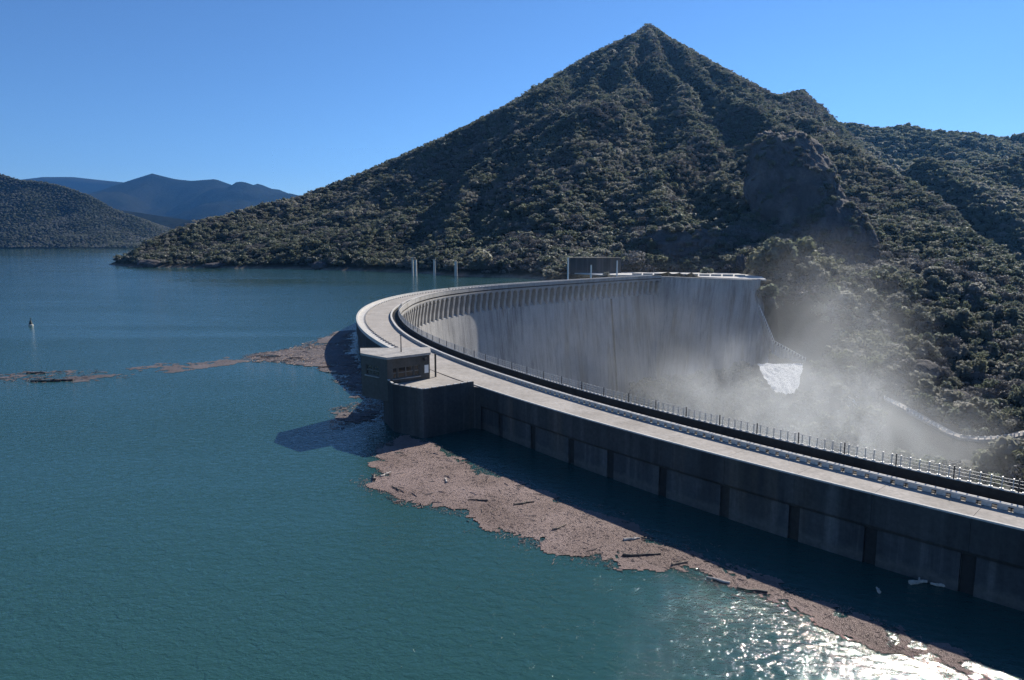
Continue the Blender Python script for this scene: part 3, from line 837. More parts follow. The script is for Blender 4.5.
mb = MB(); mb.box((q[0] - .1, q[1], 7.69), (1.18, .08, 2.2), math.atan2(d_[1], d_[0])); dr = gfix(mb.build('door', M['door']))
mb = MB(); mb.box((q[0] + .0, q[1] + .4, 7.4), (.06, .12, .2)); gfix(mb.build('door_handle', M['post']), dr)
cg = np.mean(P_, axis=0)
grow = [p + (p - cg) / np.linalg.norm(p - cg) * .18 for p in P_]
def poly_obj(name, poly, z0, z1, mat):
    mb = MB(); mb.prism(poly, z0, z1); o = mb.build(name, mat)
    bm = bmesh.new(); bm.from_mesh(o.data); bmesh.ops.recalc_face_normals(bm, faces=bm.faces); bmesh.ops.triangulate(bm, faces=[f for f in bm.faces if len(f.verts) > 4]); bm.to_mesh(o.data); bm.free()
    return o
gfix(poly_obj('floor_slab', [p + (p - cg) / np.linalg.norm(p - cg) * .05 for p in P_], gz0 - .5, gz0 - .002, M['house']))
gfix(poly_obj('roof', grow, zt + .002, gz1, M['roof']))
q = P_[4] * .35 + P_[5] * .65; d_ = (P_[5] - P_[4]) / Lr; nn = np.array([d_[1], -d_[0]])
mb = MB(); c_ = q + nn * .35; mb.box((c_[0], c_[1], 9.95), (.5, .45, .45), math.atan2(d_[1], d_[0])); mb.box((q[0] + nn[0] * .1, q[1] + nn[1] * .1, 10.1), (.1, .3, .1), math.atan2(d_[1], d_[0])); gfix(mb.build('floodlight', M['darkpost']))
q = P_[4] * .22 + P_[5] * .78; mb = MB(); c_ = q + nn * .04; mb.box((c_[0], c_[1], 8.3), (.75, .06, 1.3), math.atan2(d_[1], d_[0])); gfix(mb.build('notice_board', M['white']))
mb = MB(); q = cg + np.array([.8, 1.2]); mb.tube((q[0], q[1], 10.9), (q[0], q[1], 13.6), .10, .07, 6); mb.box((q[0], q[1], 13.6), (.3, .3, .12)); gfix(mb.build('roof_mast', M['darkpost']))
mb = MB(); q = P_[5] + np.array([.75, 1.6]); mb.tube((q[0], q[1], 6.58), (q[0], q[1], 10.5), .16, .16, 8); gfix(mb.build('drain_pipe', M['door']))

# ------------------------------------------------------------------ reservoir water
cl = [U(s) + frame(s)[1] * 1.0 for s in np.arange(0, SN, 4.0)]
poly = [np.array(p) for p in cl] + [np.array(q) for q in ((120, 470), (140, 620), (140, 1000), (-300, 1050), (-420, 2000), (-900, 3900), (-4200, 3900), (-4200, -380), (260, -380))]
o = poly_obj('reservoir_water', poly, -.02, 0.0, M['water'])
bm = bmesh.new(); bm.from_mesh(o.data)
bmesh.ops.delete(bm, geom=[f for f in bm.faces if f.normal.z < .5], context='FACES'); bm.to_mesh(o.data); bm.free()
tag(o, kind='structure')

# ------------------------------------------------------------------ floating debris
def px_poly(L, z=0.0): return [tuple(at_z(a, b, z)[:2]) for a, b in L]
wallwater = [tuple((U(s) + frame(s)[1] * .0)) for s in np.arange(6, SA - 2, 3.0)]
raft_px = [(376, 447), (371, 462), (369, 488), (384, 500), (404, 503), (426, 508), (450, 513), (475, 522), (486, 534), (510, 540), (532, 543), (552, 551), (578, 558), (604, 562), (627, 566), (655, 569), (684, 574), (702, 585), (726, 591), (750, 599), (783, 614), (820, 624), (848, 635), (890, 650), (940, 672), (990, 700)]
shade_px = [(1010, 690), (960, 655), (886, 624), (820, 601), (753, 574), (719, 560), (662, 539), (585, 508), (530, 487), (486, 469), (455, 452), (436, 441), (420, 439), (398, 437)]
raft = px_poly(raft_px) + px_poly(shade_px)
def debris(name, poly, cell, thr, nscale, z, mat, seed, edge=2.5, hgt=.06):
    P = np.array(poly); x0, y0 = P.min(0) - 1; x1, y1 = P.max(0) + 1
    X, Y = np.meshgrid(np.arange(x0, x1, cell), np.arange(y0, y1, cell))
    wx = X + edge * fbm(X / 3.1, Y / 3.1, 3, seed + 3); wy = Y + edge * fbm(X / 3.1, Y / 3.1, 3, seed + 9)
    Z = z + hgt * (1 + fbm(X / 1.3, Y / 1.3, 3, seed))
    xc, yc = (wx[:-1, :-1] + wx[1:, 1:]) / 2, (wy[:-1, :-1] + wy[1:, 1:]) / 2
    ins = inpoly(xc, yc, poly); de = np.zeros(xc.shape); de[ins] = seg_dist(xc[ins], yc[ins], list(P) + [P[0]])
    nz_ = vnoise(xc / nscale, yc / nscale, seed) * .45 + vnoise(xc / nscale * 3, yc / nscale * 3, seed + 1) * .3 + vnoise(xc * 1.9, yc * 1.9, seed + 2) * .25
    keep = ins & (nz_ > thr + .42 * np.clip(1 - de / 2.4, 0, 1))
    X = X + cell * .45 * (vnoise(X * 7.3, Y * 7.3, seed + 5) - .5); Y = Y + cell * .45 * (vnoise(X * 5.3, Y * 9.1, seed + 6) - .5)
    o = grid_obj(name, X, Y, Z, mat, keep)
    bm = bmesh.new(); bm.from_mesh(o.data); bmesh.ops.delete(bm, geom=[v for v in bm.verts if not v.link_faces], context='VERTS'); bm.to_mesh(o.data); bm.free()
    tag(o, kind='stuff'); return o
def twigs(name, poly, count, seed, zmin=.05, lmin=.12, lmax=1.1, thr=-1.0, ns=6.0, mat=None):
    r = np.random.default_rng(seed); P = np.array(poly); x0, y0 = P.min(0); x1, y1 = P.max(0)
    V, Fc = [], []; tot = 0
    while tot < count:
        x = r.uniform(x0, x1, 4000); y = r.uniform(y0, y1, 4000)
        ok = inpoly(x + 1.8 * fbm(x / 3, y / 3, 2, seed), y + 1.8 * fbm(x / 3, y / 3, 2, seed + 2), poly) & (vnoise(x / ns, y / ns, seed) > thr)
        x, y = x[ok], y[ok]
        if len(x) == 0: continue
        for a, b in zip(x, y):
            L_ = lmin + (lmax - lmin) * r.random() ** 3.2; t_ = r.uniform(0, math.pi); wd = min(.2, .02 + L_ * r.uniform(.05, .16)); hh = wd * r.uniform(.2, .5)
            c, s_ = math.cos(t_) * L_ / 2, math.sin(t_) * L_ / 2; nx_, ny_ = -math.sin(t_) * wd / 2, math.cos(t_) * wd / 2
            z0 = zmin + r.uniform(0, .05); tl = r.uniform(-.05, .08); n0 = len(V)
            V += [(a - c - nx_, b - s_ - ny_, z0), (a - c + nx_, b - s_ + ny_, z0), (a + c + nx_, b + s_ + ny_, z0 + tl), (a + c - nx_, b + s_ - ny_, z0 + tl),
                  (a - c, b - s_, z0 + hh), (a + c, b + s_, z0 + hh + tl)]
            Fc += [(n0, n0 + 3, n0 + 5, n0 + 4), (n0 + 1, n0 + 4, n0 + 5, n0 + 2), (n0, n0 + 4, n0 + 1), (n0 + 3, n0 + 2, n0 + 5)]
            tot += 1
            if tot >= count: break
    o = obj(name, V, Fc, mat or M['twig']); tag(o, kind='stuff'); return o
debris('debris_raft', raft, .26, .17, 4.0, .02, M['raft'], 51, 1.8, .04)
twigs('raft_twigs', raft, 22000, 61, .03, .05, .36)
rim = [tuple(np.array(p) + (np.array(p) - np.array([8, 62])) / max(1e-6, np.linalg.norm(np.array(p) - np.array([8, 62]))) * 2.6) for p in raft]
twigs('loose_litter', rim, 2600, 64, .01, .05, .5)
twigs('raft_branches', raft, 240, 62, .05, .4, 1.3)
# the looser tongue that drifts out to the left, and small patches by the gatehouse
tongue = px_poly([(352, 330), (338, 331), (322, 337), (300, 346), (270, 352), (240, 356), (246, 362), (285, 363), (318, 368), (330, 374), (348, 388), (366, 402), (380, 413), (384, 424), (388, 418), (386, 404), (372, 380), (352, 352)])
strip = px_poly([(250, 355), (200, 361), (120, 368), (60, 371), (0, 373), (-40, 375), (-40, 387), (0, 384), (70, 383), (130, 378), (200, 370), (250, 363)])
patch = px_poly([(332, 407), (345, 403), (366, 402), (378, 410), (376, 422), (352, 428), (334, 431)])
debris('drifting_litter', tongue, .6, .34, 7.0, .02, M['scum'], 71, 4.0, .05)
debris('litter_patch', patch, .5, .40, 3.0, .02, M['scum'], 75, 2.5, .04)
twigs('tongue_twigs', tongue, 6000, 81, .03, .15, 1.5, .28, 9.0)
twigs('patch_twigs', patch, 900, 82, .04, .15, 1.0)
debris('scum_line', strip, .7, .46, 7.0, .01, M['scum'], 77, 6.0, .02)
twigs('strip_twigs', strip, 700, 83, .02, .15, 1.3, .5, 14.0, M['scum'])
# logs large enough to pick out
def log_mesh(L_, r_, seed, mat, fork=True):
    r = random.Random(seed); mb = MB(); n = 5; pts = []
    for i in range(n + 1):
        t = i / n; pts.append(((t - .5) * L_, r.uniform(-.04, .04) * L_, r.uniform(-.1, .3) * r_))
    for i in range(n): mb.tube(pts[i], pts[i + 1], r_ * (1 - .10 * i), r_ * (1 - .10 * (i + 1)), 7)
    if fork:
        b = pts[3]; mb.tube(b, (b[0] + .12 * L_, b[1] + .14 * L_, b[2] + r_ * 1.2), r_ * .5, r_ * .25, 5)
        b = pts[2]; mb.tube(b, (b[0] + .07 * L_, b[1] - .10 * L_, b[2] + r_ * .9), r_ * .4, r_ * .2, 5)
    return mb.mesh('log', mat, False)
LOGS = [(642, 555, 3.6, .14, 'logdark', 5, 'long dark log lying in the brown raft above the dark water edge'),
        (374, 477, 2.2, .18, 'logdark', 100, 'dark forked log at the left end of the brown debris raft'),
        (386, 474, 1.9, .13, 'logpale', 60, 'pale short log near the left end of the brown debris raft'),
        (478, 500, 2.2, .10, 'logdark', 170, 'thin dark branch in the middle of the brown debris raft'),
        (524, 503, 2.4, .12, 'logdark', 20, 'dark branch close to the shadow edge in mid raft'),
        (632, 539, 1.7, .15, 'logpale', 15, 'bleached log by the shadow edge above the long dark log'),
        (594, 433, 0, 0, '', 0, ''),
        (718, 580, 2.0, .13, 'logpale', 150, 'bleached log in the narrow part of the raft'),
        (752, 590, 2.4, .11, 'logdark', 160, 'dark branch at the outer edge of the narrow raft'),
        (918, 582, 1.6, .22, 'logpale', 10, 'larger of two pale logs floating side by side under the dam face'),
        (940, 585, 1.4, .18, 'logpale', 165, 'smaller of two pale logs floating side by side under the dam face'),
        (878, 590, .8, .14, 'logpale', 80, 'tiny pale log alone in the black shadow water'),
        (326, 367, 3.5, .20, 'logdark', 10, 'dark log where the drifting litter bends towards the gatehouse'),
        (331, 372, 2.4, .24, 'logpale', 170, 'white log at the lower edge of the drifting litter'),
        (347, 351, 2.0, .22, 'logpale', 30, 'white log in the blue shadow beside the dam tip'),
        (36, 373, 4.0, .22, 'logdark', 5, 'dark log at the far left on the scum line'),
        (46, 381, 6.0, .22, 'logdark', 3, 'long dark log below the scum line at far left'),
        (62, 380, 5.0, .24, 'logdark', 175, 'dark log right of the long one at far left'),
        (270, 357, 4.5, .22, 'logdark', 8, 'dark log on the thin neck of drifting litter'),
        (296, 358, 3.6, .20, 'logdark', 168, 'dark log in the widening drift of litter'),
        (396, 488, 1.8, .11, 'log', 130, 'brown log near the lower left rim of the raft'),
        (446, 480, 1.6, .12, 'logpale', 100, 'bleached stick upright-looking in the reddish part of the raft'),
        (560, 527, 1.9, .11, 'log', 40, 'brown branch halfway along the brown debris raft'),
        (680, 563, 1.7, .12, 'log', 25, 'brown branch where the debris raft narrows')]
for i, (a, b, L_, r_, mm, ang, lab) in enumerate(LOGS):
    if not L_: continue
    p = at_z(a, b, .12)
    o = inst('driftwood_log', log_mesh(L_, r_, i, M[mm]), None, (p[0], p[1], .12), R(ang))
    o.data.name = 'driftwood_log'
    tag(o, lab, 'log', 'logs floating on the reservoir')

# ------------------------------------------------------------------ buoy
p = at_z(31, 326); by = empty('buoy', (p[0], p[1], 0)); tag(by, 'dark cone-topped buoy floating alone on the open water', 'buoy')
mb = MB(); mb.tube((0, 0, -.3), (0, 0, .45), .75, .8, 12); mb.tube((0, 0, .45), (0, 0, .65), .8, .5, 12); mb.build('float', M['buoyfloat'], by)
mb = MB(); mb.tube((0, 0, .651), (0, 0, 2.0), .62, .22, 10); mb.tube((0, 0, 2.0), (0, 0, 2.5), .08, .08, 6); mb.build('cone', M['buoy'], by)
mb = MB(); mb.box((0, 0, 2.6), (.34, .34, .24)); mb.build('topmark', M['buoy'], by)

# ------------------------------------------------------------------ old piers standing in the water, poles on the far bank
def pier_thing(px, base, topy, wpx, label, twin=False, slab=True):
    p = at_z(px, base); k = p[1] / F; hgt = (base - topy) * k; wd = wpx * k
    o = empty('concrete_pier', (p[0], p[1], 0)); tag(o, label, 'pier', 'old piers standing in the water')
    if twin:
        mb = MB(); mb.box((-wd * .36, 0, hgt / 2 - 2), (wd * .3, wd * .5, hgt + 4)); mb.build('shaft', M['kerb'], o)
        mb = MB(); mb.box((wd * .30, 0, hgt * .46 - 2), (wd * .44, wd * .5, hgt * .92 + 4)); mb.build('shaft', M['kerb'], o)
    else:
        mb = MB(); mb.tube((0, 0, -4), (0, 0, hgt), wd * .5, wd * .42, 10); mb.build('shaft', M['kerb'], o)
    if slab:
        mb = MB(); mb.box((-wd * .2 if twin else 0, 0, hgt + .3), (wd * (.8 if twin else 1.35), wd * .9, .6)); mb.build('cap', M['parapet'], o)
pier_thing(414.5, 276, 258.5, 4.6, 'double-shafted pale pier, leftmost of the three in the water', True)
pier_thing(434.5, 275.5, 260, 2.4, 'slender pale pier with wider cap, middle of the three in the water')
pier_thing(456, 276, 261.5, 3.2, 'pale pier half hidden by shore bushes, right of the three in the water', False, False)
for px, b, tp_, lab in ((568, 277.5, 258, 'tall white post rising behind the far crest, left of the concrete box'),
                        (591, 277, 265.5, 'short thin white post in front of the concrete box'),
                        (617, 272, 261, 'white post at the right corner of the concrete box')):
    p = at_z(px, b, 6.0); p = at_y(px, b, min(p[1], 470)); k = p[1] / F; hgt = (b - tp_) * k
    o = empty('white_post', (p[0], p[1], 0)); tag(o, lab, 'post', 'white posts behind the far crest')
    mb = MB(); mb.tube((0, 0, min(p[2], height(p[0], p[1])) - 6), (0, 0, p[2] + hgt), .55, .45, 8); mb.build('shaft', M['white'], o)
    mb = MB(); mb.tube((0, 0, p[2] + hgt), (0, 0, p[2] + hgt + .5), .6, .35, 8); mb.build('cap', M['parapet'], o)

# far bank: concrete box, retaining walls and the terrace
p0 = at_y(570, 276, 500); p1 = at_y(621, 276, 500); ztop = at_y(600, 258.5, 500)[2]
bx = empty('concrete_box_building', ((p0[0] + p1[0]) / 2, 506, 4)); tag(bx, 'plain dark grey concrete box building on the far bank behind the crest', 'building')
Lw = p1[0] - p0[0]
mb = MB(); mb.box((0, 0, (ztop - 4) / 2 - 4), (Lw, 11, ztop - 4 + 8)); mb.build('wall', M['cornice'], bx)
mb = MB(); mb.box((0, 0, ztop - 4 + .26), (Lw + 1, 12, .5)); mb.build('roof', M['cornice'], bx)
for k in range(3):
    mb = MB(); mb.box((-Lw * .3 + Lw * .3 * k, -5.53, 3.4), (4.2, .1, 2.6)); mb.build('window', M['door'], bx)
M['grey'] = concrete('grey_concrete', (.12, .118, .115), (.18, .175, .17), .4)
rw = empty('retaining_wall', (110, 530, 6)); tag(rw, 'low grey retaining wall with flat dark arches behind the far terrace', 'wall')
a0 = at_y(640, 262, 528); a1 = at_y(724, 263, 512)
d = (a1 - a0)[:2]; L_ = np.linalg.norm(d); d /= L_; nn = np.array([d[1], -d[0]])
for i in range(9):
    c_ = a0[:2] + d * L_ * (i + .5) / 9
    mb = MB(); mb.box((c_[0] - 110, c_[1] - 530, 2.2), (L_ / 9 - .15, 1.2, 7.6), math.atan2(d[1], d[0])); w_ = mb.build('wall_panel', M['grey'], rw)
    c2 = c_ + nn * .62; mb = MB(); v = []
    for j in range(9):
        t = math.pi * j / 8; v.append((math.cos(t) * 2.1, 1.6 + 2.0 * math.sin(t)))
    v = [(2.1, 0)] + v + [(-2.1, 0)]
    ang = math.atan2(d[1], d[0])
    mb.add([(c2[0] - 110 + x * d[0], c2[1] - 530 + x * d[1], 1.0 + z) for x, z in v], [tuple(range(len(v)))]); mb.build('painted_recess', M['slot'], w_)  # flat arch on the panel; the shade of a recess is its dark colour
tr = poly_obj('terrace_paving', [np.array(p) for p in ((106, 462), (130, 433), (150, 414), (160, 450), (158, 500), (104, 515), (40, 508), (60, 475))], 6.0, 6.75, M['kerb'])
tag(tr, kind='structure')
mb = MB(); a0 = at_y(655, 268, 470); 
# low wall along the terrace and a parked stack of stone blocks
tw = empty('terrace_wall', (110, 470, 6.7)); tag(tw, 'low pale stone wall crossing the far terrace', 'wall')
for i in range(10):
    c_ = np.array([84, 472]) + np.array([62, -22]) * i / 9
    mb = MB(); mb.box((c_[0] - 110, c_[1] - 470, .55), (6.4, .9, 1.2 + .15 * (i % 3)), math.atan2(-22, 62)); mb.build('stone_block', M['parapet'], tw)

# person on the far crest
def person(loc, rz):
    me = bpy.data.meshes.new('person')
    J = [(0, 0, .95, .15), (0, 0, 1.15, .14), (0, 0, 1.38, .17), (0, 0, 1.50, .065), (0, .01, 1.60, .085), (0, .01, 1.70, .095), (0, .01, 1.79, .05),
         (.19, 0, 1.42, .065), (.25, .02, 1.15, .05), (.24, .08, .90, .04), (-.19, 0, 1.42, .065), (-.25, -.02, 1.15, .05), (-.24, .06, .90, .04),
         (.10, 0, .85, .10), (.11, .06, .48, .065), (.11, .02, .08, .05), (.11, .16, .04, .04), (-.10, 0, .85, .10), (-.11, -.04, .48, .065), (-.11, -.12, .09, .05), (-.11, .02, .04, .04)]
    E_ = [(0, 1), (1, 2), (2, 3), (3, 4), (4, 5), (5, 6), (2, 7), (7, 8), (8, 9), (2, 10), (10, 11), (11, 12), (0, 13), (13, 14), (14, 15), (15, 16), (0, 17), (17, 18), (18, 19), (19, 20)]
    me.from_pydata([j[:3] for j in J], E_, [])
    o = bpy.data.objects.new('person', me); C.objects.link(o)
    sk = o.modifiers.new('skin', 'SKIN')
    for i, sv in enumerate(me.skin_vertices[0].data): sv.radius = (J[i][3], J[i][3]); sv.use_root = (i == 0)
    o.modifiers.new('sub', 'SUBSURF').levels = 1
    me.materials.append(M['cloth']); o.location = loc; o.rotation_euler = (0, 0, rz)
    tag(o, 'tiny person in dark clothes standing on the far crest road', 'person')
best = min((abs(to_px([pos(s, 3.6, 6.6)])[0, 0] - 449) + 99 * (U(s)[1] < 250), s) for s in np.arange(SA, SN, .5))[1]
person(pos(best, 3.6, 6.60), 1.0)

# ------------------------------------------------------------------ white water, stair and slope road in the gorge
T = [at_y(755, 366, 378), at_y(803, 366, 378), at_y(797, 396, 348), at_y(776, 397, 348)]
T = WWT; nx_, ny_ = 40, 30; V = []
for j in range(ny_ + 1):
    for i in range(nx_ + 1):
        u, v_ = i / nx_, j / ny_
        a = T[0] * (1 - v_ ** .8) + T[3] * v_ ** .8; b = T[1] * (1 - v_ ** 1.6) + T[2] * v_ ** 1.6
        u2 = u + (.10 * float(fbm(np.array(v_ * 7.0), np.array(3.3), 3, 15)) * (1 - u) + .05 * float(fbm(np.array(v_ * 9.0), np.array(7.3), 3, 16)) * u)
        p = a * (1 - u2) + b * u2
        V.append((p[0], p[1], p[2] + 1.2 + .8 * float(fbm(np.array(u * 9.0), np.array(v_ * 9.0), 3, 5))))
Fq = [(j * (nx_ + 1) + i, (j + 1) * (nx_ + 1) + i, (j + 1) * (nx_ + 1) + i + 1, j * (nx_ + 1) + i + 1) for j in range(ny_) for i in range(nx_)]
ww = obj('white_water', V, Fq, M['foam'], None, True); tag(ww, kind='structure')
for a, b in ((846, 396), (853, 402), (859, 398), (848, 410), (840, 388)):
    h_ = hit(a, b)
    if h_ is None: continue
    V = []; n = 14
    for i in range(n):
        t = 2 * math.pi * i / n; r_ = 1.8 * (1 + .5 * math.sin(3 * t + a))
        x, y = h_[0] + r_ * math.cos(t), h_[1] + r_ * 1.6 * math.sin(t); V.append((x, y, float(height(x, y)) + .5))
    o = obj('rapid_foam', V + [(h_[0], h_[1], h_[2] + 1.4)], [(i, (i + 1) % n, n) for i in range(n)], M['foam']); tag(o, kind='structure')
def px_path(L, lift=0.0, y=None):
    out = []
    for q in L:
        p = at_y(*q); out.append(np.array([p[0], p[1], p[2] + lift]))
    return out
def dense(P, stp):
    out = []
    for a, b in zip(P[:-1], P[1:]):
        n = max(1, int(np.linalg.norm(b - a) / stp))
        out += [a + (b - a) * i / n for i in range(n)]
    return out + [P[-1]]
stp = px_path([(755, 303, 404), (764, 322, 398), (773, 344, 392), (784, 350, 391), (804, 361, 388)], .4)
st = empty('abutment_stair', tuple(stp[0])); tag(st, 'pale concrete stair with railing going down the slope beside the dam end', 'stair')
O = stp[0]
prev = None
for i, p in enumerate(dense(stp, 1.6)):
    q = p - O
    mb = MB(); mb.box((q[0], q[1], q[2] - 2.9), (1.2, 1.3, 6.0)); mb.build('step', M['parapet'], st)
    mb = MB(); mb.box((q[0] + .5, q[1] - .6, q[2] + .8), (.38, .38, 1.5)); mb.build('railing_post', M['white'], st)
    if prev is not None:
        a = (prev[0] + .5, prev[1] - .6, prev[2] + 1.5); b = (q[0] + .5, q[1] - .6, q[2] + 1.5)
        mb = MB(); mb.tube(a, b, .1, .1, 5); mb.build('handrail', M['white'], st)
    prev = q
rp = px_path([(886, 399, 345), (905, 409, 333), (928, 422, 318), (948, 433, 306), (962, 438, 300), (978, 439.5, 296), (996, 439, 294), (1012, 437, 295), (1030, 433, 298), (1060, 425, 303)], 0)
rp = dense(rp, 2.2)
V = []; n = len(rp)
for i, p in enumerate(rp):
    d = rp[min(i + 1, n - 1)] - rp[max(i - 1, 0)]; d = d[:2] / np.linalg.norm(d[:2]); nn = np.array([-d[1], d[0]])
    for o_, dz in ((-1.2, -7), (-1.2, .3), (3.2, .3), (3.2, -7)): V.append((p[0] + nn[0] * o_, p[1] + nn[1] * o_, p[2] + dz))
Fq = []
for i in range(n - 1):
    for j in range(3): a = i * 4 + j; Fq.append((a, a + 4, a + 5, a + 1))
o = obj('slope_road', V, Fq, M['road']); tag(o, kind='structure')
rl = empty('road_railing', tuple(rp[0])); tag(rl, 'white post-and-rail fence along the bending slope road at right', 'railing')
O = rp[0]; mb0 = MB(); mb0.box((0, 0, .65), (.42, .42, 1.5)); pm = mb0.mesh('fence_post', M['white'])
pts = []
for i, p in enumerate(rp):
    d = rp[min(i + 1, n - 1)] - rp[max(i - 1, 0)]; d = d[:2] / np.linalg.norm(d[:2]); nn = np.array([-d[1], d[0]])
    q = p - O + np.array([nn[0] * -1.0, nn[1] * -1.0, .3]); pts.append(q); inst('fence_post', pm, rl, tuple(q))
for zz in (.7, 1.3):
    for a, b in zip(pts[:-1], pts[1:]):
        mb = MB(); mb.tube((a[0], a[1], a[2] + zz), (b[0], b[1], b[2] + zz), .07, .07, 4); mb.build('fence_rail', M['white'], rl)

# ------------------------------------------------------------------ cliffs and rocks
CLIFFV = []
def rock(name, px, py, wpx, hpx, seed, label=None, yaw=0.0, push=0.0, flat=.55):
    h_ = hit(px, py + hpx * .3)
    if h_ is None: return None
    k = h_[1] / F; rx, rz = wpx / 2 * k, hpx / 2 * k; ry = rx * flat
    c = np.array([h_[0], h_[1] + push, H + ray(px, py)[2] / ray(px, py)[1] * h_[1]])
    bm = bmesh.new(); bmesh.ops.create_icosphere(bm, subdivisions=6 if wpx > 40 else 4, radius=1)
    P = np.array([v.co for v in bm.verts])
    a1 = fbm(P[:, 0] * 1.6 + P[:, 1] * 1.1 + seed, P[:, 2] * 1.4 - P[:, 1] * .9, 3, seed)
    a2 = 1 - 2 * np.abs(fbm(P[:, 0] * 5 + P[:, 1] * 4 + seed, P[:, 2] * 2.2 + P[:, 1] * 2, 4, seed + 4))
    a3 = np.round(fbm(P[:, 0] * 3 - P[:, 1] * 3, P[:, 2] * 4 + seed, 3, seed + 8) * 5) / 5
    a4 = 1 - 2 * np.abs(fbm(P[:, 0] * 13 + P[:, 1] * 11, P[:, 2] * 6 + P[:, 1] * 5 + seed, 3, seed + 14))
    q = P * (1 + .22 * a1 + .13 * a2 + .14 * a3 + .035 * a4)[:, None]
    cy, sy = math.cos(yaw), math.sin(yaw)
    for v, a in zip(bm.verts, q):
        x, y, z = a[0] * rx, a[1] * ry, a[2] * rz
        v.co = (x * cy - y * sy, x * sy + y * cy + z * (.9 if wpx > 40 else .6), z)
    me = bpy.data.meshes.new(name); bm.to_mesh(me); bm.free()
    me.polygons.foreach_set('use_smooth', [True] * len(me.polygons)); me.materials.append(M['rock'])
    o = inst(name, me, None, tuple(c))
    if wpx > 40:
        for v in me.vertices:
            if v.normal.z > -.05 and v.normal.y < .6: CLIFFV.append((v.co.x + c[0], v.co.y + c[1], v.co.z + c[2]))
    tag(o, label, 'cliff' if name == 'cliff' else 'rock', 'rock outcrops on the slopes')
    return (c, rx, ry, rz)
ROCKS = []
for a in (('cliff', 797, 187, 82, 112, 3, 'large rounded dark cliff face high on the right flank of the mountain'),
          ('cliff', 845, 236, 52, 70, 8, 'smaller dark cliff below and right of the large cliff'),
          ('cliff', 682, 247, 88, 42, 12, 'low dark quarried cliff behind the far terrace'),
          ('rock_outcrop', 925, 372, 34, 20, 15, 'pale rock rib on the slope above the bending road'),
          ('rock_outcrop', 958, 398, 30, 14, 18, 'small pale rock rib just above the slope road fence'),
          ('rock_outcrop', 742, 262, 12, 14, 22, 'small pale rock at the right end of the far terrace'),
          ('shore_rock', 150, 264, 22, 8, 25, 'pale rock at the foot of the peninsula tip'),
          ('shore_rock', 320, 266, 14, 8, 27, 'pale rock on the shore midway along the peninsula'),
          ('shore_rock', 215, 265.5, 20, 5, 33, 'low pale rock on the shore right of the peninsula tip'),
          ('rock_outcrop', 868, 235, 14, 26, 29, 'pale sunlit rock rib at the right edge of the smaller cliff')):
    r_ = rock(a[0], *a[1:6], label=a[6], push=(a[3] * .2 if a[0] == 'cliff' else 0), yaw=(R(-28) if a[0] == 'cliff' else R(20)))
    if r_: ROCKS.append(r_)

# ------------------------------------------------------------------ trees
def crown_mesh(name, seed, nleaf, mat, leaf=.085, shape='round', hole=.0):
    """leaf clumps over several lobes; unit tree: height 1, crown about 1 wide"""
    r = np.random.default_rng(seed); V, Fc = [], []
    nl = r.integers(5, 9) if shape != 'ragged' else 13; lobes = []
    for i in range(nl):
        a = r.uniform(0, 2 * math.pi); d = r.uniform(.05, .34)
        if shape == 'tall': lobes.append((d * .55 * math.cos(a), d * .55 * math.sin(a), r.uniform(.3, .85), r.uniform(.16, .26)))
        elif shape == 'low': lobes.append((d * 1.2 * math.cos(a), d * 1.2 * math.sin(a), r.uniform(.22, .48), r.uniform(.2, .32)))
        elif shape == 'ragged': lobes.append((d * 1.25 * math.cos(a), d * 1.25 * math.sin(a), r.uniform(.25, .9), r.uniform(.10, .20)))
        else: lobes.append((d * math.cos(a), d * math.sin(a), r.uniform(.36, .72), r.uniform(.2, .32)))
    for i in range(nleaf):
        l = lobes[r.integers(0, nl)]
        u = r.normal(size=3); u /= np.linalg.norm(u)
        if u[2] < -.3 and r.random() < .6: u[2] = -u[2]
        rad = l[3] * (r.uniform(.55, 1.08) ** .6)
        c = np.array([l[0], l[1], l[2]]) + u * rad
        nrm = u + r.normal(size=3) * .55; nrm /= np.linalg.norm(nrm)
        t_ = np.cross(nrm, r.normal(size=3)); t_ /= np.linalg.norm(t_); b_ = np.cross(nrm, t_)
        s1, s2 = leaf * r.uniform(.6, 1.5), leaf * r.uniform(.5, 1.1); n0 = len(V)
        V += [c - t_ * s1, c + b_ * s2 * .8, c + t_ * s1, c - b_ * s2]
        Fc.append((n0, n0 + 1, n0 + 2, n0 + 3))
    return mesh(name, V, Fc, mat)
def trunk_mesh(seed):
    r = random.Random(seed); mb = MB()
    mb.tube((0, 0, -.15), (.02, 0, .25), .04, .03, 6); mb.tube((.02, 0, .25), (0, .02, .55), .03, .015, 6)
    for i in range(4):
        a = r.uniform(0, 6.28); mb.tube((.01, 0, .2 + .07 * i), (.25 * math.cos(a), .25 * math.sin(a), .45 + .06 * i), .018, .006, 5)
    return mb.mesh('trunk', M['bark'])
CROWNS = [crown_mesh('crown', 1, 430, M['leaf']), crown_mesh('crown', 2, 430, M['leaf']), crown_mesh('crown', 3, 400, M['leaf'], shape='low'), crown_mesh('crown', 4, 380, M['leaf'], shape='tall'),
          crown_mesh('crown', 5, 430, M['leaf_olive']), crown_mesh('crown', 6, 420, M['leaf_bare'], .05, 'low'), crown_mesh('crown', 7, 520, M['leaf_bare'], .045),
          crown_mesh('crown', 8, 430, M['leaf'], .07, 'ragged'), crown_mesh('crown', 9, 430, M['leaf_olive'], .07, 'ragged'), crown_mesh('crown', 10, 400, M['leaf'], .06, 'ragged')]
TRUNKS = [trunk_mesh(i) for i in range(4)]
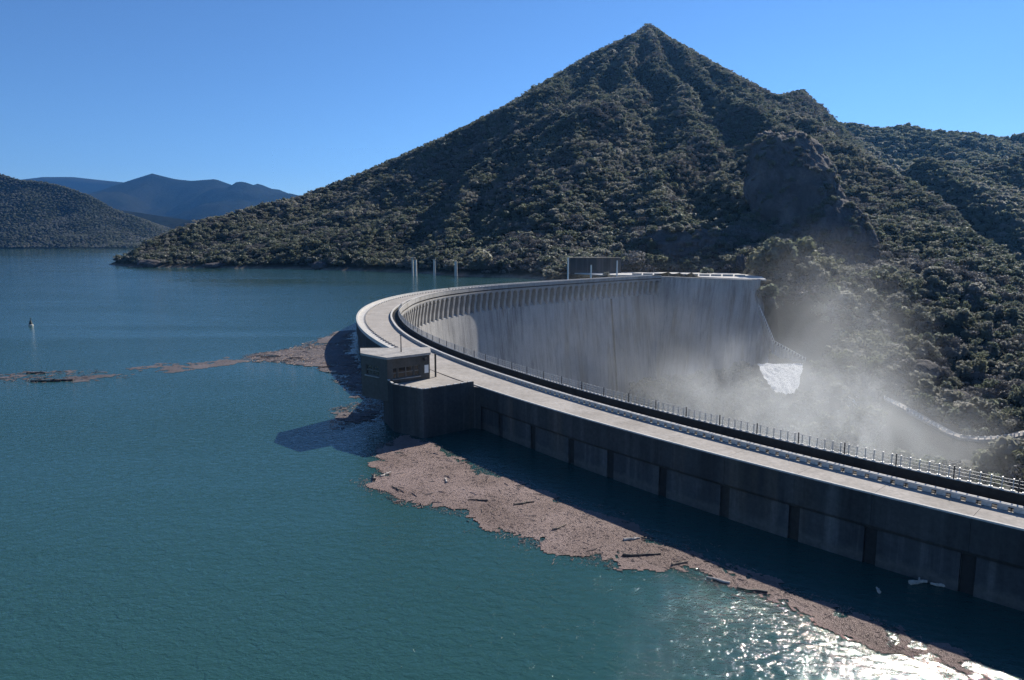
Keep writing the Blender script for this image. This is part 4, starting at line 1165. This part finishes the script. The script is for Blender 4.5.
FARC = [crown_mesh('far_crown', 11, 200, M['leaf'], .15), crown_mesh('far_crown', 12, 200, M['leaf'], .15, 'low'), crown_mesh('far_crown', 13, 180, M['leaf'], .14), crown_mesh('far_crown', 14, 200, M['leaf_olive'], .14)]

def scatter(xr, yr, spacing, seed):
    r = np.random.default_rng(seed)
    X, Y = np.meshgrid(np.arange(*xr, spacing), np.arange(*yr, spacing))
    X = (X + r.uniform(-.5, .5, X.shape) * spacing).ravel(); Y = (Y + r.uniform(-.5, .5, Y.shape) * spacing).ravel()
    return X, Y
def clear_mask(X, Y):
    ok = np.ones(len(X), bool)
    ok &= ~inpoly(X, Y, TERR)
    for c, rx, ry, rz in ROCKS:
        ok &= ~((X - c[0] < rx * .72) & (X - c[0] > -rx * .5) & (np.abs(Y - c[1]) < max(ry, 4) * .8))
        # keep the view side of big faces bare
        if rz > 14: ok &= ~((X - c[0] * Y / c[1] < rx * .7) & (X - c[0] * Y / c[1] > -rx * .45) & (Y < c[1]) & (Y > c[1] - rz * .7))
    for L, dd in ((rp, 5.0), (dense(stp, 3), 4.0)):
        ok &= seg_dist(X, Y, [p[:2] for p in L]) > dd
    for k_ in range(6, 72, 6): ok &= seg_dist(X, Y, [p[:2] * (1 - k_ / np.linalg.norm(p[:2])) for p in rp]) > 4.5
    ok &= ~(seg_dist(X, Y, [(T[0] + T[1])[:2] / 2, (T[0] + T[1])[:2] / 2 + np.array([30, 34])]) < 15)
    q = np.array([t[:2] for t in T]); ok &= ~inpoly(X, Y, [c for c in (q[0] + (-1, 3), q[1] + (3, 3), q[2] + (3, -14), q[3] + (-1, -14))])
    cl_ = np.array([U(s) for s in np.arange(0, SN, 6.0)])
    dm = seg_dist(X, Y, cl_[:, :2]); ok &= dm > 24
    ok &= seg_dist(X, Y, [A0, A1]) > 13
    ok &= ~((np.abs(X - bx.location.x) < Lw / 2 + 3) & (Y > 490) & (Y < 514))
    return ok
def in_view(X, Y, Z, pad=70):
    q = to_px(np.c_[X, Y, Z]); return (q[:, 0] > -pad) & (q[:, 0] < 1024 + pad) & (q[:, 1] > -40) & (q[:, 1] < 640) & (Y > 20)
def sees(X, Y, Z, n=60, tol=2.0):
    vis = np.ones(len(X), bool)
    for t in np.linspace(.15, .985, n):
        vis &= (H + (Z - H) * t) > height(X * t, Y * t) - tol
    return vis
PTS = []
for (ya, yb, spc, smin, smax, sd) in ((200, 340, 5.2, 4.5, 12.0, 1), (340, 470, 5.4, 4.5, 12.0, 2), (470, 640, 5.2, 3.6, 10.0, 3), (640, 900, 5.2, 3.4, 9.0, 4), (900, 1300, 5.4, 3.4, 9.0, 5), (1300, 1820, 6.2, 3.8, 9.5, 6)):
    X, Y = scatter((-560, 900), (ya, yb), spc, sd)
    Z = height(X, Y)
    ok = in_view(X, Y, Z) & clear_mask(X, Y)
    up_side = (X < 60) | (Y > 470)
    ok &= np.where(up_side & (Z > -6) & (X < 160) & (Y > 440), Z > 2.2 + 2 * vnoise(X / 9, Y / 9, 3), True)
    ok &= ~((X < 20) & (Y < 480)) & ~((Z < .5) & (X < 60) & (Y > 420)) & ~((Z < 1.5) & (X < 0))
    # beyond the skyline only a belt of trees matters
    ok &= vnoise(X / 17, Y / 17, 77) > .07
    X, Y, Z = X[ok], Y[ok], Z[ok]
    v = sees(X, Y, Z + 8, 60, 14.0); X, Y, Z = X[v], Y[v], Z[v]
    r = np.random.default_rng(sd + 50)
    S_ = (smin + (smax - smin) * r.random(len(X)) ** 2.0) * (.75 + .55 * vnoise(X / 40, Y / 40, 8))
    kind = np.where(r.random(len(X)) < .16 + .5 * (vnoise(X / 60, Y / 60, 9) > .74), r.integers(5, 7, len(X)), r.choice([0, 1, 2, 3, 4, 7, 8, 9, 7, 9], len(X)))
    PTS.append(np.c_[X, Y, Z, S_, kind, r.uniform(0, 6.28, len(X)), r.uniform(.85, 1.25, len(X)) * (1.0 if yb < 480 else 1.25)])
r = np.random.default_rng(99)
cv = np.array(CLIFFV); cv = cv[r.permutation(len(cv))[:5200]]
cv = cv[vnoise(cv[:, 0] / 7 + cv[:, 2] / 9, cv[:, 1] / 7 + cv[:, 2] / 6, 5) > .62][:620]
PTS.append(np.c_[cv, r.uniform(2.0, 6.0, len(cv)), r.choice([0, 2, 2, 5, 4], len(cv)), r.uniform(0, 6.28, len(cv)), r.uniform(.9, 1.3, len(cv))])
PTS = np.concatenate(PTS)
# the trees that show largest become trees of their own
q = to_px(PTS[:, :3] + np.c_[np.zeros((len(PTS), 2)), PTS[:, 3] * .5])
size = PTS[:, 3] / q[:, 2] * F
rail_y = np.interp(q[:, 0], [355, 440, 495, 536, 586, 640, 714, 830, 909, 1024], [330, 345, 360, 372, 386, 400, 417, 446, 461, 484])
vis = sees(PTS[:, 0], PTS[:, 1], PTS[:, 2] + PTS[:, 3] * .8, 80, -1.0) & (q[:, 0] > 4) & (q[:, 0] < 1020) & (q[:, 1] < rail_y) & (q[:, 1] > 0)
order = np.argsort(-np.where(vis, size, 0))[:240]
single = np.zeros(len(PTS), bool); single[order] = True
SHAPE = ['rounded dark evergreen tree', 'broad dark evergreen tree', 'low spreading evergreen bush', 'tall narrow evergreen tree', 'olive green rounded tree', 'low leafless grey-brown shrub', 'leafless grey-brown tree', 'ragged dark evergreen tree', 'ragged olive green tree', 'thin ragged evergreen tree']
def tree(x, y, z, s_, kd, rz, sxy, label, group, name=None):
    kd = int(kd)
    o = empty(name or ('shrub' if kd in (2, 5) else 'tree'), (x, y, z - .12 * s_)); o.rotation_euler = (0, 0, rz); o.scale = (s_ * sxy, s_ * sxy, s_)
    tag(o, label, 'shrub' if kd in (2, 5) else 'tree', group)
    inst('trunk', TRUNKS[int(x * 7) % 4], o); inst('crown', CROWNS[kd], o)
    return o
for i in order:
    x, y, z, s_, kd, rz, sxy = PTS[i]
    kd = int(kd); qx, qy = q[i, 0], q[i, 1]
    zone = ('high on the slope right of the mist' if qy < 300 else 'midway up the slope right of the mist' if qy < 350 else 'low on the slope right of the mist' if qy < 405 else 'beside the bending slope road') if qx > 830 else ('in the misty gorge beside the dam end' if qy > 300 else 'on the slope above the far end of the dam')
    tree(x, y, z, s_, kd, rz, sxy, SHAPE[kd] + ' ' + zone, (SHAPE[kd] + 's ' + zone).replace('bushs', 'bushes'))
# bushes that stand out along the far shore and bank
for a, b, wpx, kd, lab in ((483, 275, 34, 4, 'big rounded bush on the shore right of the old piers'), (512, 276, 30, 5, 'grey bushy shrub on the shore, second right of the old piers'), (537, 276.5, 30, 2, 'dark rounded bush on the shore left of the white posts'),
                           (556, 277, 24, 6, 'grey leafless bush on the shore nearest the tall white post'), (470, 272, 26, 0, 'dark bush on the shore just behind the piers'), (632, 272, 30, 6, 'grey leafless bush right of the concrete box building'),
                           (648, 273, 18, 5, 'small grey shrub at the left edge of the far terrace'), (706, 274, 14, 2, 'small dark bush on the terrace beside the wall'),
                           (1010, 484, 52, 1, 'large dark tree standing just beyond the railing at right edge'), (985, 476, 34, 4, 'olive tree beyond the railing below the bending road'), (1040, 482, 50, 0, 'dark tree cut by the right edge below the road'),
                           (760, 275, 34, 4, 'bright olive tree at the very end of the dam'), (782, 268, 40, 0, 'dark round tree behind the end of the dam'), (765, 300, 26, 2, 'dark bush against the last block of the dam'), (800, 262, 34, 4, 'olive tree on the slope right of the dam end')):
    if b > 460: p = at_y(a, b, 225 + (1040 - a) * .3); p[2] = float(height(p[0], p[1]))
    elif a < 560: p = at_z(a, b, 0.4)
    else:
        p = hit(a, b, 300)
        if p is None: continue
    s_ = wpx * p[1] / F
    if b > 460:
        tp_ = at_y(a, b - wpx * .75, p[1])[2]; s_ = max(s_, tp_ - p[2])
    o = tree(p[0], p[1], p[2], s_ * .85, kd, a * .7, 1.15 if b < 460 else wpx * p[1] / F / s_ * 1.25, lab, None)
print('trees', len(PTS), 'single', int(single.sum()))
def forest(name, P, meshes):
    """points carrying size, turn and kind; geometry nodes put a tree on each"""
    holder = bpy.data.collections.new(name + '_kinds')
    kinds = []
    for k, me in enumerate(meshes):
        ko = bpy.data.objects.new('%s_kind' % name, me); holder.objects.link(ko); kinds.append(ko)
    me = bpy.data.meshes.new(name); me.from_pydata(P[:, :3].tolist(), [], [])
    for nm, col in (('size', 3), ('turn', 5), ('wide', 6)):
        at = me.attributes.new(nm, 'FLOAT', 'POINT'); at.data.foreach_set('value', P[:, col].astype(np.float32))
    at = me.attributes.new('kind', 'INT', 'POINT'); at.data.foreach_set('value', P[:, 4].astype(np.int32))
    o = bpy.data.objects.new(name, me); C.objects.link(o)
    g = bpy.data.node_groups.new(name, 'GeometryNodeTree')
    g.interface.new_socket('Geometry', in_out='INPUT', socket_type='NodeSocketGeometry')
    g.interface.new_socket('Geometry', in_out='OUTPUT', socket_type='NodeSocketGeometry')
    gi = g.nodes.new('NodeGroupInput'); go = g.nodes.new('NodeGroupOutput')
    jn = g.nodes.new('GeometryNodeJoinGeometry')
    def attr(nm, ty='FLOAT'):
        a = g.nodes.new('GeometryNodeInputNamedAttribute'); a.data_type = ty; a.inputs[0].default_value = nm; return a.outputs[0]
    sz, tn, wd, kd = attr('size'), attr('turn'), attr('wide'), attr('kind', 'INT')
    m1 = g.nodes.new('ShaderNodeMath'); m1.operation = 'MULTIPLY'; g.links.new(sz, m1.inputs[0]); g.links.new(wd, m1.inputs[1])
    cs_ = g.nodes.new('ShaderNodeCombineXYZ'); g.links.new(m1.outputs[0], cs_.inputs[0]); g.links.new(m1.outputs[0], cs_.inputs[1]); g.links.new(sz, cs_.inputs[2])
    cr = g.nodes.new('ShaderNodeCombineXYZ'); g.links.new(tn, cr.inputs[2])
    for k, ko in enumerate(kinds):
        ip = g.nodes.new('GeometryNodeInstanceOnPoints'); oi = g.nodes.new('GeometryNodeObjectInfo'); oi.inputs[0].default_value = ko; oi.inputs[1].default_value = True
        eq = g.nodes.new('FunctionNodeCompare'); eq.data_type = 'INT'; eq.operation = 'EQUAL'; g.links.new(kd, eq.inputs[2]); eq.inputs[3].default_value = k
        g.links.new(gi.outputs[0], ip.inputs[0]); g.links.new(eq.outputs[0], ip.inputs[1]); g.links.new(oi.outputs['Geometry'], ip.inputs[2])
        g.links.new(cr.outputs[0], ip.inputs['Rotation']); g.links.new(cs_.outputs[0], ip.inputs['Scale'])
        g.links.new(ip.outputs[0], jn.inputs[0])
    g.links.new(jn.outputs[0], go.inputs[0])
    md = o.modifiers.new('trees', 'NODES'); md.node_group = g
    tag(o, kind='stuff')
    return o
rest = PTS[~single].copy(); rest[:, 2] -= .12 * rest[:, 3]
rest[:, 6] *= 1.05
forest('mountain_forest', rest, CROWNS)
def hill_pts(G, spc, smin, smax, seed, nk, zmin, y_near=0):
    X, Y, Z = G; r = np.random.default_rng(seed); x0, y0, dx = X[0, 0], Y[0, 0], X[0, 1] - X[0, 0]
    xs, ys = scatter((X.min(), X.max() - dx), (Y.min(), Y.max() - dx), spc, seed)
    u = np.clip((xs - x0) / dx, 0, X.shape[1] - 1.01); v = np.clip((ys - y0) / dx, 0, X.shape[0] - 1.01); i, j = u.astype(int), v.astype(int); fu, fv = u - i, v - j
    zs = (Z[j, i] * (1 - fu) + Z[j, i + 1] * fu) * (1 - fv) + (Z[j + 1, i] * (1 - fu) + Z[j + 1, i + 1] * fu) * fv
    q_ = to_px(np.c_[xs, ys, zs]); ok = (q_[:, 0] > -40) & (q_[:, 0] < 1064) & (zs > zmin)
    xs, ys, zs = xs[ok], ys[ok], zs[ok]
    return np.c_[xs, ys, zs, r.uniform(smin, smax, len(xs)), r.integers(0, nk, len(xs)), r.uniform(0, 6.28, len(xs)), r.uniform(.9, 1.4, len(xs))]
P2 = hill_pts(G2, 7.0, 6, 11, 201, 4, -20); P3 = hill_pts(G3, 13, 10, 17, 202, 4, 0); PL = hill_pts(GL, 10.5, 5, 9.5, 203, 4, 4)
PL = PL[PL[:, 1] < 3800]; P3 = P3[P3[:, 1] < 1850]; P2 = P2[P2[:, 1] < 1130]
for P in (P2, P3, PL): P[:, 2] -= .12 * P[:, 3]
forest('side_hill_forest', P2, FARC); forest('back_hill_forest', P3, FARC); forest('left_hill_forest', PL, FARC)
print('far trees', len(P2), len(P3), len(PL))

# ------------------------------------------------------------------ spray rising in the gorge, and the air
def volume_box(name, lo, hi):
    mb = MB(); c_ = [(a + b) / 2 for a, b in zip(lo, hi)]; mb.box((0, 0, 0), [b - a for a, b in zip(lo, hi)])
    o = mb.build(name); o.location = c_; tag(o, kind='stuff')
    m = bpy.data.materials.new(name); m.use_nodes = True; t = m.node_tree
    t.nodes.remove(t.nodes['Principled BSDF']); o.data.materials.append(m)
    return o, m, t
o, m, t = volume_box('spray_mist', (-40, 120, -72), (250, 440, 44))
pv = N(t, 'ShaderNodeVolumePrincipled'); pv.inputs['Color'].default_value = (.90, .95, 1, 1); pv.inputs['Anisotropy'].default_value = .4
tc = N(t, 'ShaderNodeTexCoord'); mp = N(t, 'ShaderNodeMapping'); mp.inputs['Scale'].default_value = (1, 1, 1)
t.links.new(tc.outputs['Object'], mp.inputs[0])
n1 = noise(t, .026, 6, .62, mp.outputs[0], 1.2)
def blob(cx, cy, cz, rx, ry, rz, amp):
    """soft ellipsoid of spray around a world point"""
    c0 = o.location
    s_ = N(t, 'ShaderNodeVectorMath', operation='SUBTRACT'); s_.inputs[1].default_value = (cx - c0.x, cy - c0.y, cz - c0.z); t.links.new(tc.outputs['Object'], s_.inputs[0])
    d_ = N(t, 'ShaderNodeVectorMath', operation='DIVIDE'); d_.inputs[1].default_value = (rx, ry, rz); t.links.new(s_.outputs[0], d_.inputs[0])
    l_ = N(t, 'ShaderNodeVectorMath', operation='LENGTH'); t.links.new(d_.outputs[0], l_.inputs[0])
    r_ = N(t, 'ShaderNodeMapRange', interpolation_type='SMOOTHSTEP'); r_.inputs[1].default_value = 1.0; r_.inputs[2].default_value = 0.0; r_.inputs[3].default_value = 0; r_.inputs[4].default_value = amp
    t.links.new(l_.outputs['Value'], r_.inputs[0]); return r_.outputs[0]
def addn(a, b):
    n = N(t, 'ShaderNodeMath', operation='ADD'); t.links.new(a, n.inputs[0]); t.links.new(b, n.inputs[1]); return n.outputs[0]
c1 = at_y(860, 450, 250); c2 = at_y(780, 400, 310); c3 = at_y(820, 320, 390); c4 = at_y(690, 400, 330); c5 = at_y(930, 460, 240); c6 = at_y(850, 360, 350); c7 = at_y(640, 375, 310)
tot = blob(*c1, 62, 62, 34, 1.0)
for c_, rr, am in ((c2, (70, 70, 36), .62), (c3, (60, 50, 62), .20), (c6, (50, 46, 48), .34), (c7, (120, 130, 62), .085), (c4, (60, 60, 30), .28), (c5, (30, 30, 18), .35)): tot = addn(tot, blob(*c_, *rr, am))
nr = N(t, 'ShaderNodeMapRange'); nr.inputs[1].default_value = .36; nr.inputs[2].default_value = .66; t.links.new(n1.outputs[0], nr.inputs[0])
mu = N(t, 'ShaderNodeMath', operation='MULTIPLY'); t.links.new(tot, mu.inputs[0]); t.links.new(nr.outputs[0], mu.inputs[1])
mu2 = N(t, 'ShaderNodeMath', operation='MULTIPLY'); mu2.inputs[1].default_value = .029; t.links.new(mu.outputs[0], mu2.inputs[0])
t.links.new(mu2.outputs[0], pv.inputs['Density']); t.links.new(pv.outputs[0], t.nodes['Material Output'].inputs['Volume'])

o, m, t = volume_box('haze', (-14600, -420, min(-90, float(GZ.min()) - 1)), (4200, 16500, 1800))
pv = N(t, 'ShaderNodeVolumePrincipled'); pv.inputs['Color'].default_value = (.15, .45, 1, 1); pv.inputs['Density'].default_value = .000022; pv.inputs['Anisotropy'].default_value = .45
t.links.new(pv.outputs[0], t.nodes['Material Output'].inputs['Volume'])
